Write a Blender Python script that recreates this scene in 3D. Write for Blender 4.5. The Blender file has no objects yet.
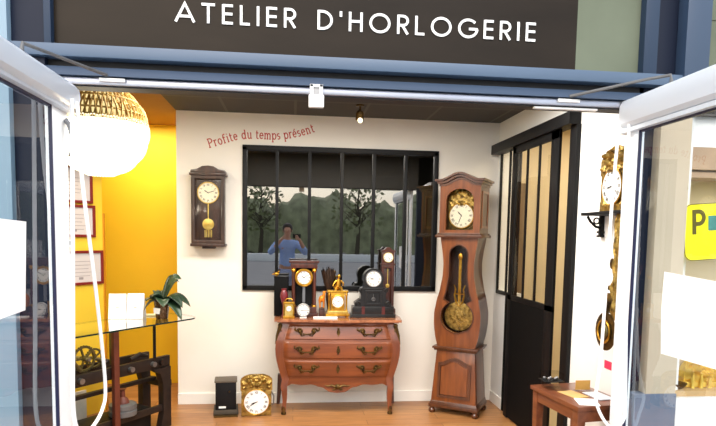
import bpy, bmesh, math, random
from mathutils import Matrix, Vector
R = math.radians
PI = math.pi
SC = bpy.context.scene
COL = SC.collection
rnd = random.Random(7)

# ------------------------------------------------------------------ materials
def nt(name):
    m = bpy.data.materials.new(name); m.use_nodes = True
    t = m.node_tree; t.nodes.clear()
    return m, t, t.nodes.new('ShaderNodeOutputMaterial')

def col4(c): return (c[0], c[1], c[2], 1)

def srgb(r, g, b):
    f = lambda u: (u/255/12.92) if u/255 <= .04045 else ((u/255+.055)/1.055)**2.4
    return (f(r), f(g), f(b))

def mat(name, c, rough=.5, metal=0, var=.12, scale=8, stretch=(1, 1, 1), bump=0, bscale=None, c2=None, spec=.5, emit=0, trans=0, coat=0):
    m, t, out = nt(name)
    p = t.nodes.new('ShaderNodeBsdfPrincipled')
    co = t.nodes.new('ShaderNodeTexCoord'); mp = t.nodes.new('ShaderNodeMapping')
    mp.inputs['Scale'].default_value = stretch
    n = t.nodes.new('ShaderNodeTexNoise'); n.inputs['Scale'].default_value = scale; n.inputs['Detail'].default_value = 5
    r = t.nodes.new('ShaderNodeValToRGB')
    if c2 is None:
        a = tuple(max(0, x*(1-var)) for x in c); b = tuple(min(1, x*(1+var)) for x in c)
    else: a, b = c, c2
    r.color_ramp.elements[0].position = .3; r.color_ramp.elements[0].color = col4(a)
    r.color_ramp.elements[1].position = .7; r.color_ramp.elements[1].color = col4(b)
    t.links.new(co.outputs['Object'], mp.inputs[0]); t.links.new(mp.outputs[0], n.inputs['Vector'])
    t.links.new(n.outputs['Fac'], r.inputs[0]); t.links.new(r.outputs[0], p.inputs['Base Color'])
    p.inputs['Roughness'].default_value = rough; p.inputs['Metallic'].default_value = metal
    p.inputs['Specular IOR Level'].default_value = spec
    if coat: p.inputs['Coat Weight'].default_value = coat
    if emit:
        t.links.new(r.outputs[0], p.inputs['Emission Color']); p.inputs['Emission Strength'].default_value = emit
    if bump:
        n2 = t.nodes.new('ShaderNodeTexNoise'); n2.inputs['Scale'].default_value = bscale or scale*3
        b_ = t.nodes.new('ShaderNodeBump'); b_.inputs['Strength'].default_value = bump; b_.inputs['Distance'].default_value = .01
        t.links.new(mp.outputs[0], n2.inputs['Vector']); t.links.new(n2.outputs['Fac'], b_.inputs['Height'])
        t.links.new(b_.outputs[0], p.inputs['Normal'])
    t.links.new(p.outputs[0], out.inputs[0])
    return m

def glass(name, tint=(.95, .97, .97), base=.08, k=.9, power=4, gcol=1):
    """flat pane: see-through plus a view-angle dependent mirror reflection"""
    m, t, out = nt(name)
    lw = t.nodes.new('ShaderNodeLayerWeight'); lw.inputs['Blend'].default_value = .5
    pw = t.nodes.new('ShaderNodeMath'); pw.operation = 'POWER'; pw.inputs[1].default_value = power
    mu = t.nodes.new('ShaderNodeMath'); mu.operation = 'MULTIPLY_ADD'; mu.inputs[1].default_value = k; mu.inputs[2].default_value = base
    mu.use_clamp = True
    tr = t.nodes.new('ShaderNodeBsdfTransparent'); tr.inputs[0].default_value = col4(tint)
    gl = t.nodes.new('ShaderNodeBsdfGlossy'); gl.inputs['Roughness'].default_value = .0; gl.inputs[0].default_value = (gcol, gcol, gcol, 1)
    mx = t.nodes.new('ShaderNodeMixShader')
    t.links.new(lw.outputs['Facing'], pw.inputs[0]); t.links.new(pw.outputs[0], mu.inputs[0]); t.links.new(mu.outputs[0], mx.inputs[0])
    t.links.new(tr.outputs[0], mx.inputs[1]); t.links.new(gl.outputs[0], mx.inputs[2]); t.links.new(mx.outputs[0], out.inputs[0])
    return m

def planks(name):
    m, t, out = nt(name)
    p = t.nodes.new('ShaderNodeBsdfPrincipled')
    co = t.nodes.new('ShaderNodeTexCoord')
    br = t.nodes.new('ShaderNodeTexBrick')
    br.inputs['Color1'].default_value = col4(srgb(190, 138, 86)); br.inputs['Color2'].default_value = col4(srgb(168, 114, 68))
    br.inputs['Mortar'].default_value = col4(srgb(120, 78, 42)); br.inputs['Scale'].default_value = 1
    br.inputs['Mortar Size'].default_value = .0025; br.inputs['Brick Width'].default_value = 1.25; br.inputs['Row Height'].default_value = .13
    br.inputs['Bias'].default_value = 0
    mp = t.nodes.new('ShaderNodeMapping'); mp.inputs['Scale'].default_value = (2.2, 26, 1)
    n = t.nodes.new('ShaderNodeTexNoise'); n.inputs['Scale'].default_value = 2.0; n.inputs['Detail'].default_value = 7
    mx = t.nodes.new('ShaderNodeMixRGB'); mx.blend_type = 'MULTIPLY'; mx.inputs[0].default_value = .75
    r = t.nodes.new('ShaderNodeValToRGB'); r.color_ramp.elements[0].position = .3; r.color_ramp.elements[0].color = (.5, .45, .4, 1)
    r.color_ramp.elements[1].position = .65; r.color_ramp.elements[1].color = (1, 1, 1, 1)
    t.links.new(co.outputs['Object'], br.inputs[0]); t.links.new(co.outputs['Object'], mp.inputs[0]); t.links.new(mp.outputs[0], n.inputs[0])
    t.links.new(n.outputs['Fac'], r.inputs[0]); t.links.new(br.outputs[0], mx.inputs[1]); t.links.new(r.outputs[0], mx.inputs[2])
    t.links.new(mx.outputs[0], p.inputs['Base Color']); p.inputs['Roughness'].default_value = .38
    t.links.new(p.outputs[0], out.inputs[0]); return m

def tiles(name, c, line, size):
    m, t, out = nt(name)
    p = t.nodes.new('ShaderNodeBsdfPrincipled'); co = t.nodes.new('ShaderNodeTexCoord')
    br = t.nodes.new('ShaderNodeTexBrick'); br.offset = 0
    br.inputs['Color1'].default_value = col4(c); br.inputs['Color2'].default_value = col4(tuple(x*1.15 for x in c))
    br.inputs['Mortar'].default_value = col4(line); br.inputs['Scale'].default_value = 1
    br.inputs['Mortar Size'].default_value = .012; br.inputs['Brick Width'].default_value = size; br.inputs['Row Height'].default_value = size
    t.links.new(co.outputs['Object'], br.inputs[0]); t.links.new(br.outputs[0], p.inputs['Base Color'])
    p.inputs['Roughness'].default_value = .8; t.links.new(p.outputs[0], out.inputs[0]); return m

def wood(name, a, b, rough=.35, axis='z', scale=5, coat=.2):
    st = {'z': (7, 7, .8), 'x': (.8, 7, 7), 'y': (7, .8, 7)}[axis]
    return mat(name, srgb(*a), rough, scale=scale, stretch=st, c2=srgb(*b), coat=coat)

M = {}
M['plaster'] = mat('plaster', srgb(240, 236, 227), .75, var=.02, scale=3, bump=.03, bscale=60)
M['plaster_cool'] = mat('plaster_cool', srgb(238, 238, 236), .75, var=.02, scale=3, bump=.03, bscale=60)
M['yellow'] = mat('yellow_paint', srgb(246, 204, 34), .6, var=.03, scale=2, bump=.03, bscale=50)
M['olive'] = mat('yellow_board', srgb(236, 200, 52), .6, var=.05, scale=2)
M['ceiling'] = tiles('ceiling_tiles', srgb(66, 65, 62), srgb(92, 90, 86), .6)
M['ceiling_b'] = mat('ceiling_bounce', srgb(150, 104, 56), .75, var=.06)  # brown holds the bounce from the yellow walls, put into the colour
M['floor'] = planks('floor_planks')
M['white_gloss'] = mat('white_paint', srgb(240, 240, 238), .4, var=.02)
M['base'] = mat('skirting_paint', srgb(244, 242, 236), .45, var=.02)
M['pvc'] = mat('white_door_frame', srgb(238, 242, 246), .3, var=.02, scale=2)
M['cassette'] = mat('white_blind_cassette', srgb(226, 233, 240), .3, var=.02, scale=2)
M['navy_edge'] = mat('navy_gasket', srgb(24, 25, 62), .4, var=.1)
M['facade'] = mat('blue_grey_aluminium', srgb(54, 72, 96), .38, var=.05, scale=2)
M['facade_p'] = mat('pale_grey_blue', srgb(132, 158, 176), .45, var=.04, scale=2)
M['facade_f'] = mat('dark_blue_frame', srgb(44, 60, 82), .4, var=.06, scale=2, spec=.3)
M['facade_l'] = mat('pale_blue_aluminium', srgb(80, 100, 124), .38, var=.04, scale=2)
M['facade_d'] = mat('navy_aluminium', srgb(22, 30, 48), .5, var=.08, scale=2, spec=.2)
M['seal'] = mat('black_seal', srgb(20, 20, 24), .6, var=.1)
M['silver'] = mat('silver_rail', srgb(176, 180, 194), .3, .6, var=.05)
M['sign'] = mat('sign_board', srgb(44, 37, 30), .3, var=.3, scale=1.6, stretch=(.6, 1, 2.2), spec=.12)
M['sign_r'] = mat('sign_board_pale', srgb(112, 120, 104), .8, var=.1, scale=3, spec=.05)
M['letter'] = mat('white_letter', srgb(246, 246, 244), .5, var=.01)
M['red_text'] = mat('red_vinyl', srgb(186, 62, 50), .6, var=.05)
M['glass'] = glass('door_glass', (.9, .95, .96), .07, .75, 4)
M['glass_sign'] = glass('sign_glass', (.95, .95, .93), .35, .0, 4, .012)
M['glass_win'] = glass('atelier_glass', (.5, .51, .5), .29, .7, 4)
M['glass_part'] = glass('partition_glass', (.93, .93, .9), .04, .6, 4)
M['glass_thin'] = glass('clear_glass', (1, 1, 1), .07, .1, 4, .05)
M['glass_top'] = glass('counter_glass', (.62, .70, .66), .28, .7, 2)
M['glass_edge'] = mat('glass_edge', srgb(26, 48, 44), .15, var=.1)
M['black'] = mat('black_steel', srgb(15, 15, 17), .5, var=.1, scale=4, spec=.25)
M['black_panel'] = mat('black_panel', srgb(10, 10, 11), .7, var=.1, scale=3, spec=.15)
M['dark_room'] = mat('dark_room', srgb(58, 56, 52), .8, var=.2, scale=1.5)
M['beige_room'] = mat('beige_wall', srgb(222, 206, 172), .7, var=.03, scale=2)
M['rosewood'] = wood('rosewood', (132, 69, 32), (102, 49, 22), .3, 'x', 4, .35)
M['rosewood_z'] = wood('rosewood_upright', (126, 64, 30), (96, 44, 20), .3, 'z', 4, .35)
M['marble'] = mat('brown_marble', srgb(186, 122, 82), .25, scale=22, c2=srgb(128, 74, 46), coat=.4)
M['bronze'] = mat('old_bronze', srgb(112, 86, 42), .42, .8, scale=30, c2=srgb(54, 40, 22))
M['gilt'] = mat('gilt_brass', srgb(226, 176, 66), .28, .85, scale=20, c2=srgb(170, 118, 34))
M['brass'] = mat('embossed_brass', srgb(200, 166, 88), .4, .75, scale=30, c2=srgb(104, 80, 34), bump=.6, bscale=60)
M['gold_bright'] = mat('bright_gold', srgb(244, 216, 110), .3, .35, scale=20, c2=srgb(214, 170, 60))
M['gold_pale'] = mat('pale_gold', srgb(230, 205, 120), .3, .6, scale=20, c2=srgb(190, 150, 60))
M['dark_wood'] = wood('dark_wood', (84, 50, 36), (48, 28, 22), .4, 'z', 5)
M['walnut'] = wood('walnut', (74, 48, 36), (42, 27, 22), .4, 'z', 5)
M['mahogany'] = wood('mahogany', (92, 46, 32), (54, 26, 20), .32, 'z', 5)
M['oak'] = wood('honey_oak', (134, 74, 32), (98, 50, 21), .3, 'z', 4, .4)
M['oak_d'] = wood('dark_oak', (92, 50, 25), (66, 35, 17), .35, 'z', 4, .3)
M['table'] = wood('red_brown_wood', (128, 74, 46), (100, 54, 34), .32, 'y', 4, .3)
M['pale_wood'] = wood('pale_wood', (140, 122, 98), (116, 98, 76), .5, 'z', 4, 0)
M['dial'] = mat('white_enamel', srgb(246, 245, 240), .25, var=.01)
M['dial_c'] = mat('cream_enamel', srgb(238, 230, 204), .3, var=.02)
M['ink'] = mat('black_ink', srgb(24, 22, 24), .5, var=.05)
M['bmarble'] = mat('black_marble', srgb(16, 14, 14), .3, scale=10, c2=srgb(30, 26, 25), coat=.1)
M['rmarble'] = mat('red_marble', srgb(84, 34, 30), .3, var=.3, scale=14)
M['white_paper'] = mat('white_paper', srgb(246, 246, 246), .7, var=.01)
M['iron'] = mat('black_iron', srgb(52, 40, 34), .5, .3, scale=14, c2=srgb(34, 26, 24))
M['red_iron'] = mat('red_brown_iron', srgb(104, 50, 34), .5, .1, var=.2, scale=14)
M['grey_iron'] = mat('grey_iron', srgb(112, 112, 112), .5, .4, var=.15, scale=14)
M['verd'] = mat('aged_brass', srgb(126, 112, 70), .45, .6, scale=16, c2=srgb(86, 82, 56))
M['leaf'] = mat('dark_leaf', srgb(20, 40, 26), .4, scale=9, c2=srgb(42, 66, 40))
M['pot'] = mat('metallic_pot', srgb(96, 74, 54), .25, .7, var=.2, scale=9)
M['frame_red'] = mat('dark_red_frame', srgb(122, 28, 24), .4, var=.1)
M['card_grey'] = mat('diploma_paper', srgb(206, 200, 200), .7, var=.03)
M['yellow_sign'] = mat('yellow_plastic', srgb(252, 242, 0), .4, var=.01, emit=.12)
M['sign_ink'] = mat('olive_ink', srgb(96, 86, 4), .5, var=.05)
M['teal'] = mat('teal_print', srgb(70, 140, 132), .5, var=.2, scale=30)
M['red_sticker'] = mat('red_sticker', srgb(226, 60, 96), .5, var=.05)
M['beige_refl'] = mat('beige_reflection', srgb(196, 180, 156), .8, var=.04, scale=4)
M['slate'] = mat('slate_plinth', srgb(104, 116, 136), .7, var=.06)
M['steel'] = mat('steel', srgb(150, 150, 152), .3, .8, var=.05)
M['asphalt'] = mat('asphalt', srgb(136, 136, 138), .9, var=.1, scale=1)
M['grass'] = mat('grass', srgb(96, 122, 52), .9, var=.25, scale=2)
M['hedge'] = mat('hedge_leaves', srgb(150, 152, 120), .9, var=.4, scale=1.2, bump=.6)
M['bark'] = mat('bark', srgb(70, 60, 50), .9, var=.2)
M['kerb'] = mat('white_concrete', srgb(236, 236, 232), .8, var=.03)
M['skin'] = mat('skin', srgb(214, 160, 130), .5, var=.04)
M['shirt'] = mat('blue_shirt', srgb(170, 198, 250), .8, var=.08, scale=12)
M['trouser'] = mat('pale_trousers', srgb(160, 170, 200), .8, var=.06, scale=12)
M['hair'] = mat('grey_hair', srgb(70, 62, 58), .7, var=.2, scale=40)
M['orange'] = mat('orange_gilt', srgb(232, 140, 40), .4, .2, var=.15, scale=12)
M['plum'] = mat('plum_glaze', srgb(120, 44, 52), .3, var=.2, scale=14)
M['feather'] = mat('dark_bronze', srgb(66, 46, 34), .5, .3, var=.3, scale=20)
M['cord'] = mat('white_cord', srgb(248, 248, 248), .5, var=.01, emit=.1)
M['navy'] = M['facade_d']

def rattan():
    return mat('rattan', srgb(232, 196, 110), .6, scale=24, c2=srgb(186, 140, 58))
M['rattan'] = rattan()

def glow(name, c, s):
    m, t, out = nt(name)
    e = t.nodes.new('ShaderNodeEmission')
    n = t.nodes.new('ShaderNodeTexNoise'); n.inputs['Scale'].default_value = 3
    r = t.nodes.new('ShaderNodeValToRGB')
    r.color_ramp.elements[0].color = col4(tuple(x*.96 for x in c)); r.color_ramp.elements[1].color = col4(c)
    t.links.new(n.outputs['Fac'], r.inputs[0]); t.links.new(r.outputs[0], e.inputs[0])
    e.inputs[1].default_value = s; t.links.new(e.outputs[0], out.inputs[0]); return m
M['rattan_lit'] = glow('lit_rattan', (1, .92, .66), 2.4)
M['bulb'] = glow('lit_bulb', (1, .93, .78), 9)
M['liner'] = glow('lit_paper_liner', (1, .96, .84), 4.5)
M['liner_top'] = glow('lit_paper_liner_top', (1, .80, .36), 1.15)

# ------------------------------------------------------------------ mesh builder
class MB:
    def __init__(s): s.v = []; s.f = []
    def add(s, vs, fs, T=None):
        o = len(s.v)
        for p in vs:
            p = Vector(p)
            s.v.append(T @ p if T is not None else p)
        for f in fs: s.f.append([i+o for i in f])
        return s
    def box(s, x0, x1, y0, y1, z0, z1, T=None):
        return s.add([(x0,y0,z0),(x1,y0,z0),(x1,y1,z0),(x0,y1,z0),(x0,y0,z1),(x1,y0,z1),(x1,y1,z1),(x0,y1,z1)],
                     [(0,3,2,1),(4,5,6,7),(0,1,5,4),(1,2,6,5),(2,3,7,6),(3,0,4,7)], T)
    def prism(s, pts, y0, y1, T=None):
        """outline in the XZ plane, extruded along y"""
        n = len(pts)
        vs = [(p[0], y0, p[1]) for p in pts]+[(p[0], y1, p[1]) for p in pts]
        fs = [list(range(n)), list(range(2*n-1, n-1, -1))]+[(i, i+n, (i+1) % n+n, (i+1) % n) for i in range(n)]
        return s.add(vs, fs, T)
    def slab(s, pts, z0, z1, T=None):
        n = len(pts)
        vs = [(p[0], p[1], z0) for p in pts]+[(p[0], p[1], z1) for p in pts]
        fs = [list(range(n-1, -1, -1)), list(range(n, 2*n))]+[(i, (i+1) % n, (i+1) % n+n, i+n) for i in range(n)]
        return s.add(vs, fs, T)
    def ring(s, outer, inner, y0, y1, T=None):
        """frame between two equal-length outlines in XZ, extruded along y"""
        n = len(outer)
        vs = [(p[0], y0, p[1]) for p in outer]+[(p[0], y0, p[1]) for p in inner]+[(p[0], y1, p[1]) for p in outer]+[(p[0], y1, p[1]) for p in inner]
        fs = []
        for i in range(n):
            j = (i+1) % n
            fs += [(i, j, n+j, n+i), (2*n+j, 2*n+i, 3*n+i, 3*n+j), (i, 2*n+i, 2*n+j, j), (n+j, 3*n+j, 3*n+i, n+i)]
        return s.add(vs, fs, T)
    def lathe(s, prof, n=24, T=None, cap=True):
        vs = []; fs = []
        for r, z in prof:
            for i in range(n):
                a = 2*PI*i/n; vs.append((r*math.cos(a), r*math.sin(a), z))
        for k in range(len(prof)-1):
            for i in range(n):
                j = (i+1) % n; fs.append((k*n+i, k*n+j, (k+1)*n+j, (k+1)*n+i))
        if cap:
            fs.append(list(range(n-1, -1, -1))); fs.append([(len(prof)-1)*n+i for i in range(n)])
        return s.add(vs, fs, T)
    def cyl(s, c, r, h, axis='z', n=20, T=None):
        A = {'z': Matrix(), 'y': Matrix.Rotation(-PI/2, 4, 'X'), 'x': Matrix.Rotation(PI/2, 4, 'Y')}[axis]
        A = Matrix.Translation(c) @ A
        return s.lathe([(r, 0), (r, h)], n, (T @ A) if T is not None else A)
    def ball(s, c, r, n=16, m=10, sc=(1, 1, 1), T=None):
        prof = [(max(1e-4, r*math.sin(PI*k/m)), -r*math.cos(PI*k/m)) for k in range(m+1)]
        A = Matrix.Translation(c) @ Matrix.Diagonal((sc[0], sc[1], sc[2], 1))
        return s.lathe(prof, n, (T @ A) if T is not None else A)
    def tube(s, pts, r, n=8, closed=False, T=None):
        pts = [Vector(p) for p in pts]; N = len(pts)
        rs = r if isinstance(r, (list, tuple)) else [r]*N
        vs = []; fs = []; up = Vector((.13, .21, .97))
        prev = None
        for i in range(N):
            a = pts[(i-1) % N] if (closed or i) else pts[0]
            b = pts[(i+1) % N] if (closed or i < N-1) else pts[-1]
            d = (b-a).normalized()
            x = (prev - d*prev.dot(d)) if prev is not None else d.cross(up)
            if x.length < 1e-5: x = d.cross(Vector((1, 0, 0)))
            x.normalize(); prev = x; y = d.cross(x)
            for k in range(n):
                an = 2*PI*k/n; vs.append(pts[i]+x*rs[i]*math.cos(an)+y*rs[i]*math.sin(an))
        for i in range(N if closed else N-1):
            j = (i+1) % N
            for k in range(n):
                l = (k+1) % n; fs.append((i*n+k, i*n+l, j*n+l, j*n+k))
        if not closed: fs += [list(range(n-1, -1, -1)), [(N-1)*n+k for k in range(n)]]
        return s.add(vs, fs, T)
    def torus(s, c, R_, r, axis='y', n=32, m=8, T=None, sc=1):
        pts = []
        for i in range(n):
            a = 2*PI*i/n
            u, w = R_*math.cos(a), R_*math.sin(a)*sc
            pts.append({'y': (c[0]+u, c[1], c[2]+w), 'z': (c[0]+u, c[1]+w, c[2]), 'x': (c[0], c[1]+u, c[2]+w)}[axis])
        return s.tube(pts, r, m, True, T)
    def grid(s, fn, nu, nv, T=None):
        vs = [fn(i/nu, j/nv) for j in range(nv+1) for i in range(nu+1)]
        fs = [(j*(nu+1)+i, j*(nu+1)+i+1, (j+1)*(nu+1)+i+1, (j+1)*(nu+1)+i) for j in range(nv) for i in range(nu)]
        return s.add(vs, fs, T)
    def build(s, name, m, parent=None, bevel=0, smooth=True, angle=35, recalc=True, solid=0):
        me = bpy.data.meshes.new(name); me.from_pydata([tuple(p) for p in s.v], [], s.f)
        bm = bmesh.new(); bm.from_mesh(me)
        if recalc: bmesh.ops.recalc_face_normals(bm, faces=bm.faces)
        if bevel: bmesh.ops.bevel(bm, geom=bm.edges[:], offset=bevel, segments=2, affect='EDGES', profile=.6, clamp_overlap=True)
        if smooth:
            for f in bm.faces: f.smooth = True
        bm.to_mesh(me); bm.free()
        if smooth: me.set_sharp_from_angle(angle=R(angle))
        o = bpy.data.objects.new(name, me); COL.objects.link(o)
        me.materials.append(M[m] if isinstance(m, str) else m)
        if parent is not None: o.parent = parent
        if solid:
            md = o.modifiers.new('solid', 'SOLIDIFY'); md.thickness = solid; md.offset = 0
        return o

def tag(o, label, cat, group=None, kind=None):
    o['label'] = label; o['category'] = cat
    if group: o['group'] = group
    if kind: o['kind'] = kind
    return o

def thing(name, label, cat, loc=(0, 0, 0), rotz=0, group=None, kind=None):
    o = bpy.data.objects.new(name, None); COL.objects.link(o); o.empty_display_size = .05
    o.location = loc; o.rotation_euler = (0, 0, rotz)
    return tag(o, label, cat, group, kind)

def struct(o, label, cat): return tag(o, label, cat, kind='structure')
def dup(o, parent):
    c = o.copy(); COL.objects.link(c); c.parent = parent
    for ch in list(o.children): dup(ch, c)
    return c

def circ(cx, cz, r, n=24, a0=0, a1=2*PI, end=False):
    k = n if not end else n-1
    return [(cx+r*math.cos(a0+(a1-a0)*i/k), cz+r*math.sin(a0+(a1-a0)*i/k)) for i in range(n)]

def interp(tab, z):
    """piecewise smooth lookup, tab sorted by z: (z, value)"""
    if z <= tab[0][0]: return tab[0][1]
    for (a, va), (b, vb) in zip(tab, tab[1:]):
        if z <= b:
            t = (z-a)/(b-a); t = t*t*(3-2*t); return va+(vb-va)*t
    return tab[-1][1]

# ------------------------------------------------------------------ clock dials
ROMAN = ['XII', 'I', 'II', 'III', 'IIII', 'V', 'VI', 'VII', 'VIII', 'IX', 'X', 'XI']
def dial(parent, c, r, hour=10.2, minute=10, face='dial', numerals=True, rim=None, rimw=.08):
    """round clock face looking towards -y, centred at c; returns the face (numerals, hands below it)"""
    x, y, z = c
    d = MB().lathe([(r, 0), (r*.98, .004)], 36, Matrix.Translation((x, y, z)) @ Matrix.Rotation(PI/2, 4, 'X')).build('dial', face, parent)
    f = y-.0045
    if numerals:
        b = MB()
        def bar(T, x0, z0, x1, z1, w):
            dv = Vector((x1-x0, 0, z1-z0)); L = dv.length; a = math.atan2(dv.x, dv.z)
            b.box(-w/2, w/2, -.0006, .0006, 0, L, T @ Matrix.Translation((x0, 0, z0)) @ Matrix.Rotation(a, 4, 'Y'))
        h = r*.2; w = r*.03
        for k, s in enumerate(ROMAN):
            T = Matrix.Translation((x, f, z)) @ Matrix.Rotation(2*PI*k/12, 4, 'Y') @ Matrix.Translation((0, 0, r*.68))
            wd = {'I': .06, 'V': .13, 'X': .13}
            tot = sum(wd[q] for q in s)*r; cx = -tot/2
            for q in s:
                ww = wd[q]*r
                if q == 'I': bar(T, cx+ww/2, 0, cx+ww/2, h, w)
                elif q == 'V': bar(T, cx, h, cx+ww/2, 0, w); bar(T, cx+ww, h, cx+ww/2, 0, w*.6)
                else: bar(T, cx, h, cx+ww, 0, w); bar(T, cx, 0, cx+ww, h, w*.6)
                cx += ww
        for k in range(60):
            T = Matrix.Translation((x, f, z)) @ Matrix.Rotation(2*PI*k/60, 4, 'Y')
            b.box(-r*.006, r*.006, -.0005, .0005, r*.92, r*.96, T)
        b.build('numerals', 'ink', d)
    for a, L, w in ((hour/12*2*PI, .5, .045), (minute/60*2*PI, .78, .03)):
        T = Matrix.Translation((x, f-.002, z)) @ Matrix.Rotation(a, 4, 'Y')
        MB().prism([(-r*w*.5, -r*.1), (r*w*.5, -r*.1), (r*w, r*L*.6), (0, r*L), (-r*w, r*L*.6)], -.0008, .0008, T).build('hand', 'ink', d)
    if rim:
        MB().torus((x, y-.003, z), r*(1+rimw*.6), r*rimw, 'y', 40, 10).build('bezel', rim, parent)
    return d

def emboss(w, z0, z1, y, amp, seed, nx=36, nz=30, blobs=46):
    """repousse plate: half-width w(z), raised ornaments towards -y"""
    q = random.Random(seed)
    B = []
    for i in range(blobs//2):
        a = q.uniform(0, 1); b = q.uniform(0.04, .96); s = q.uniform(.05, .12); h = q.uniform(.4, 1)
        B += [(a, b, s, h), (-a, b, s, h)]
    def fn(u, v):
        zz = z0+(z1-z0)*v; ww = w(v); X = (u*2-1)
        h = 0
        for a, b, s, k in B:
            d2 = ((X-a)**2+((v-b)*1.0)**2*2)/(s*s)
            if d2 < 9: h += k*math.exp(-d2)
        edge = min(1, (1-abs(X))*6, v*8, (1-v)*8)
        return (X*ww, y-amp*min(h, 1.5)*max(0, edge), zz)
    return MB().grid(fn, nx, nz)

# ------------------------------------------------------------------ stroke lettering
def arc(cx, cz, rx, rz, a0, a1, n=14):
    return [(cx+rx*math.cos(R(a0+(a1-a0)*i/n)), cz+rz*math.sin(R(a0+(a1-a0)*i/n))) for i in range(n+1)]
CAPS = {   # width, polylines on a unit cap height
 'A': (.84, [[(.02, .0), (.42, .93), (.82, .0)], [(.14, .29), (.70, .29)]]),
 'T': (.58, [[(0, .94), (.58, .94)], [(.29, 0), (.29, 1)]]),
 'E': (.48, [[(.06, 0), (.06, 1)], [(.06, .94), (.48, .94)], [(.06, .52), (.46, .52)], [(.06, .06), (.48, .06)]]),
 'L': (.44, [[(.06, 0), (.06, 1)], [(.06, .06), (.44, .06)]]),
 'I': (.12, [[(.06, 0), (.06, 1)]]),
 'R': (.54, [[(.06, 0), (.06, 1)], [(.06, .94), (.27, .94)]+arc(.27, .70, .22, .24, 90, -90)+[(.06, .46)], [(.24, .46), (.50, 0)]]),
 'D': (.70, [[(.06, 0), (.06, 1)], [(.06, .94), (.22, .94)]+arc(.22, .5, .42, .44, 90, -90, 20)+[(.06, .06)]]),
 "'": (.12, [[(.06, .72), (.06, 1)]]),
 'H': (.64, [[(.06, 0), (.06, 1)], [(.58, 0), (.58, 1)], [(.06, .52), (.58, .52)]]),
 'O': (.98, [arc(.49, .5, .43, .45, 0, 360, 32)]),
 'G': (.92, [arc(.49, .5, .43, .45, 42, 356, 28), [(.52, .47), (.94, .47)]]),
 'P': (.54, [[(.08, 0), (.08, 1)], [(.08, .92), (.28, .92)]+arc(.28, .67, .22, .25, 90, -90)+[(.08, .42)]]),
 ' ': (.36, []),
}
def S(x, z, w=.2): return [(x-w/2, z), (x+w/2, z)]
LOW = {    # x-height .66, with serifs
 'P': (.62, [[(.12, 0), (.12, 1)], S(.12, .02, .24), [(.02, .97), (.3, .97)]+arc(.3, .73, .25, .24, 90, -90)+[(.12, .49)]]),
 'r': (.40, [[(.12, 0), (.12, .66)], S(.12, .02), [(.02, .63), (.12, .63)], arc(.28, .48, .15, .17, 180, 50, 6)]),
 'o': (.56, [arc(.28, .33, .21, .32, 0, 360, 20)]),
 'f': (.38, [[(.14, 0), (.14, .8)]+arc(.28, .8, .14, .18, 180, 40, 6), S(.14, .02), [(.02, .64), (.32, .64)]]),
 'i': (.28, [[(.14, 0), (.14, .66)], S(.14, .02), [(.04, .63), (.14, .63)], [(.14, .86), (.14, .96)]]),
 't': (.36, [[(.14, .9), (.14, .14)]+arc(.26, .14, .12, .13, 180, 310, 6), [(.02, .64), (.32, .64)]]),
 'e': (.52, [[(.07, .36), (.45, .36)]+arc(.26, .34, .19, .31, 5, 320, 18)]),
 'd': (.58, [[(.46, 0), (.46, 1)], [(.36, .98), (.46, .98)], [(.46, .02), (.56, .02)], arc(.26, .33, .2, .32, 0, 360, 20)]),
 'u': (.60, [[(.12, .66), (.12, .2)]+arc(.28, .2, .16, .19, 180, 330, 8), [(.46, .66), (.46, 0)], [(.02, .64), (.12, .64)], [(.36, .64), (.46, .64)], [(.46, .02), (.58, .02)]]),
 'm': (.88, [[(.12, 0), (.12, .66)], S(.12, .02), [(.02, .64), (.12, .64)], arc(.27, .44, .15, .2, 180, 0, 8)+[(.42, 0)], S(.42, .02), arc(.58, .44, .16, .2, 180, 0, 8)+[(.74, 0)], S(.74, .02)]),
 'n': (.60, [[(.12, 0), (.12, .66)], S(.12, .02), [(.02, .64), (.12, .64)], arc(.28, .44, .16, .2, 180, 0, 8)+[(.44, 0)], S(.44, .02)]),
 'p': (.58, [[(.12, -.3), (.12, .66)], S(.12, -.28), [(.02, .64), (.12, .64)], arc(.32, .33, .2, .32, 0, 360, 20)]),
 's': (.44, [arc(.22, .49, .15, .15, 40, 270, 8)+arc(.22, .18, .16, .16, 90, -140, 8)]),
 ' ': (.30, []),
}
LOW['é'] = (LOW['e'][0], LOW['e'][1]+[[(.24, .76), (.36, .96)]])
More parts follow.
